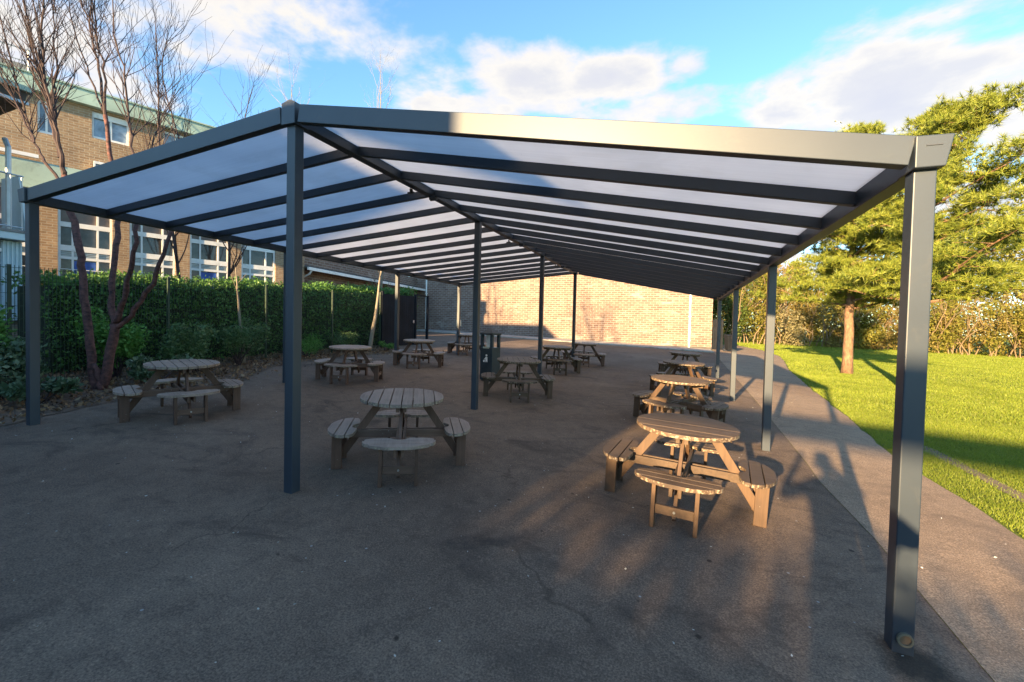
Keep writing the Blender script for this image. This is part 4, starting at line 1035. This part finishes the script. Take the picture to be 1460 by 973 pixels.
# ------------------------------------------------------------------ camera, light, sky
cam = bpy.data.cameras.new('camera'); co = bpy.data.objects.new('camera', cam); COL.objects.link(co)
cam.sensor_width = 36; cam.lens = F/1460*36; cam.shift_y = -8.76/1460; cam.clip_start = .05; cam.clip_end = 2000
mw = Matrix.Identity(4)
for i in range(3): mw[i][0] = AX_R[i]; mw[i][1] = AX_U[i]; mw[i][2] = -AX_F[i]; mw[i][3] = CAM[i]
co.matrix_world = mw; sc.camera = co
az, el = R(SUN_AZ), R(SUN_EL)
sl = bpy.data.lights.new('sun', 'SUN'); sl.energy = 5.0; sl.angle = R(.8); sl.color = (1.0, .70, .37)
so = bpy.data.objects.new('sun', sl); COL.objects.link(so); so.location = (-5, -20, 12)
dirv = Vector((math.sin(az)*math.cos(el), math.cos(az)*math.cos(el), -math.sin(el))); so.rotation_euler = dirv.to_track_quat('-Z', 'Y').to_euler()

w = bpy.data.worlds.new('World'); sc.world = w; w.use_nodes = True; t = w.node_tree; t.nodes.clear()
out = N(t, 'ShaderNodeOutputWorld'); bg = N(t, 'ShaderNodeBackground'); L(t, bg.outputs[0], out.inputs[0])
sky = N(t, 'ShaderNodeTexSky'); sky.sky_type = 'NISHITA'; sky.sun_disc = False; sky.sun_elevation = el; sky.sun_rotation = az+PI
sky.air_density = 1.0; sky.dust_density = .2; sky.ozone_density = 2.0
bg.inputs['Strength'].default_value = .094
tc = N(t, 'ShaderNodeTexCoord'); nrm = N(t, 'ShaderNodeVectorMath', operation='NORMALIZE'); L(t, tc.outputs['Generated'], nrm.inputs[0])
sx = N(t, 'ShaderNodeSeparateXYZ'); L(t, nrm.outputs[0], sx.inputs[0])
# cloud field on a flat layer overhead, so clouds shrink toward the horizon
def M_(op, a, b=None, c=None, clamp=False):
    n = N(t, 'ShaderNodeMath', operation=op); n.use_clamp = clamp
    for i, x in enumerate((a, b, c)):
        if x is None: continue
        if isinstance(x, (int, float)): n.inputs[i].default_value = x
        else: L(t, x, n.inputs[i])
    return n.outputs[0]
den = M_('ADD', M_('MAXIMUM', sx.outputs[2], 0.0), .16)
cx = M_('DIVIDE', sx.outputs[0], den); cy = M_('DIVIDE', sx.outputs[1], den)
cv = N(t, 'ShaderNodeCombineXYZ'); L(t, cx, cv.inputs[0]); L(t, cy, cv.inputs[1]); L(t, M_('MULTIPLY', sx.outputs[2], 1.5), cv.inputs[2])
SHIFT = (4.3, 1.7, 0)
mp = N(t, 'ShaderNodeMapping'); mp.inputs['Location'].default_value = SHIFT; L(t, cv.outputs[0], mp.inputs[0])
n1 = noise(t, mp.outputs[0], 1.5, 10, .58, .15); n2 = noise(t, mp.outputs[0], .32, 3, .5)
# a few cloud banks where they stand in the sky: direction (from pixel), radius, weight
blob = None
def bank(u, v, rad, wgt, squash=1.8):
    global blob
    d = at(u, v, 1.0)-Vector(CAM); d.normalize()
    dv = N(t, 'ShaderNodeVectorMath', operation='SUBTRACT'); L(t, nrm.outputs[0], dv.inputs[0]); dv.inputs[1].default_value = d
    s_ = N(t, 'ShaderNodeVectorMath', operation='MULTIPLY'); L(t, dv.outputs[0], s_.inputs[0]); s_.inputs[1].default_value = (1, 1, squash)
    ln = N(t, 'ShaderNodeVectorMath', operation='LENGTH'); L(t, s_.outputs[0], ln.inputs[0])
    q = M_('SUBTRACT', 1.0, M_('DIVIDE', ln.outputs['Value'], rad), clamp=True); q = M_('MULTIPLY', q, wgt)
    blob = q if blob is None else M_('MAXIMUM' if wgt > 0 else 'ADD', blob, q)
BANKS = [(600,120,.26,.52,2.6),(745,112,.22,.72,2.6),(870,108,.18,.68,2.8),(985,90,.08,.62,1.8),(960,175,.30,.46,3.2),(1110,165,.30,.50,2.4),(1240,150,.30,.62,2.2),(1430,180,.34,.70,2.2),(1450,290,.45,.85,2),(1330,25,.16,.34,3.4),(1195,40,.10,.32,2.6),(150,60,.5,.30,1.4),(400,130,.22,.34,3.0),(10,60,.4,.45,1.4),(520,180,.22,.46,3.0),(1100,260,.6,.5,2.5)]
for b_ in BANKS: bank(*b_)
dens = M_('ADD', M_('MULTIPLY', M_('SUBTRACT', n1, .5), 2.6), M_('SUBTRACT', blob, .19))
cm = N(t, 'ShaderNodeMapRange', interpolation_type='SMOOTHSTEP'); L(t, dens, cm.inputs[0]); cm.inputs[1].default_value = -.02; cm.inputs[2].default_value = .26
cover = M_('MULTIPLY', cm.outputs[0], .93)
# lit cream crowns and lavender-grey bodies come from a thickness estimate
thick = N(t, 'ShaderNodeMapRange'); L(t, dens, thick.inputs[0]); thick.inputs[1].default_value = .12; thick.inputs[2].default_value = .75
n3 = noise(t, mp.outputs[0], 2.4, 6, .6)
th = M_('ADD', thick.outputs[0], M_('MULTIPLY', M_('SUBTRACT', n3, .5), 1.1), clamp=True)
ccol = ramp(t, th, [(0, (2.0,2.05,2.3)), (.30, (2.45,2.30,2.10)), (.6, (2.0,1.95,1.98)), (1, (1.85,1.82,1.95))])
tint = mix(t, 1.0, sky.outputs[0], (.78,1.00,1.10), 'MULTIPLY')
fin = mix(t, cover, tint, ccol)
L(t, fin, bg.inputs[0])

sc.view_settings.view_transform = 'Standard'; sc.view_settings.look = 'None'; sc.view_settings.gamma = 1; sc.view_settings.use_curve_mapping = False
sc.view_settings.exposure = 2.2
sc.render.engine = 'CYCLES'
sc.cycles.max_bounces = 7; sc.cycles.diffuse_bounces = 4; sc.cycles.transmission_bounces = 5; sc.cycles.transparent_max_bounces = 6
sc.cycles.use_denoising = True
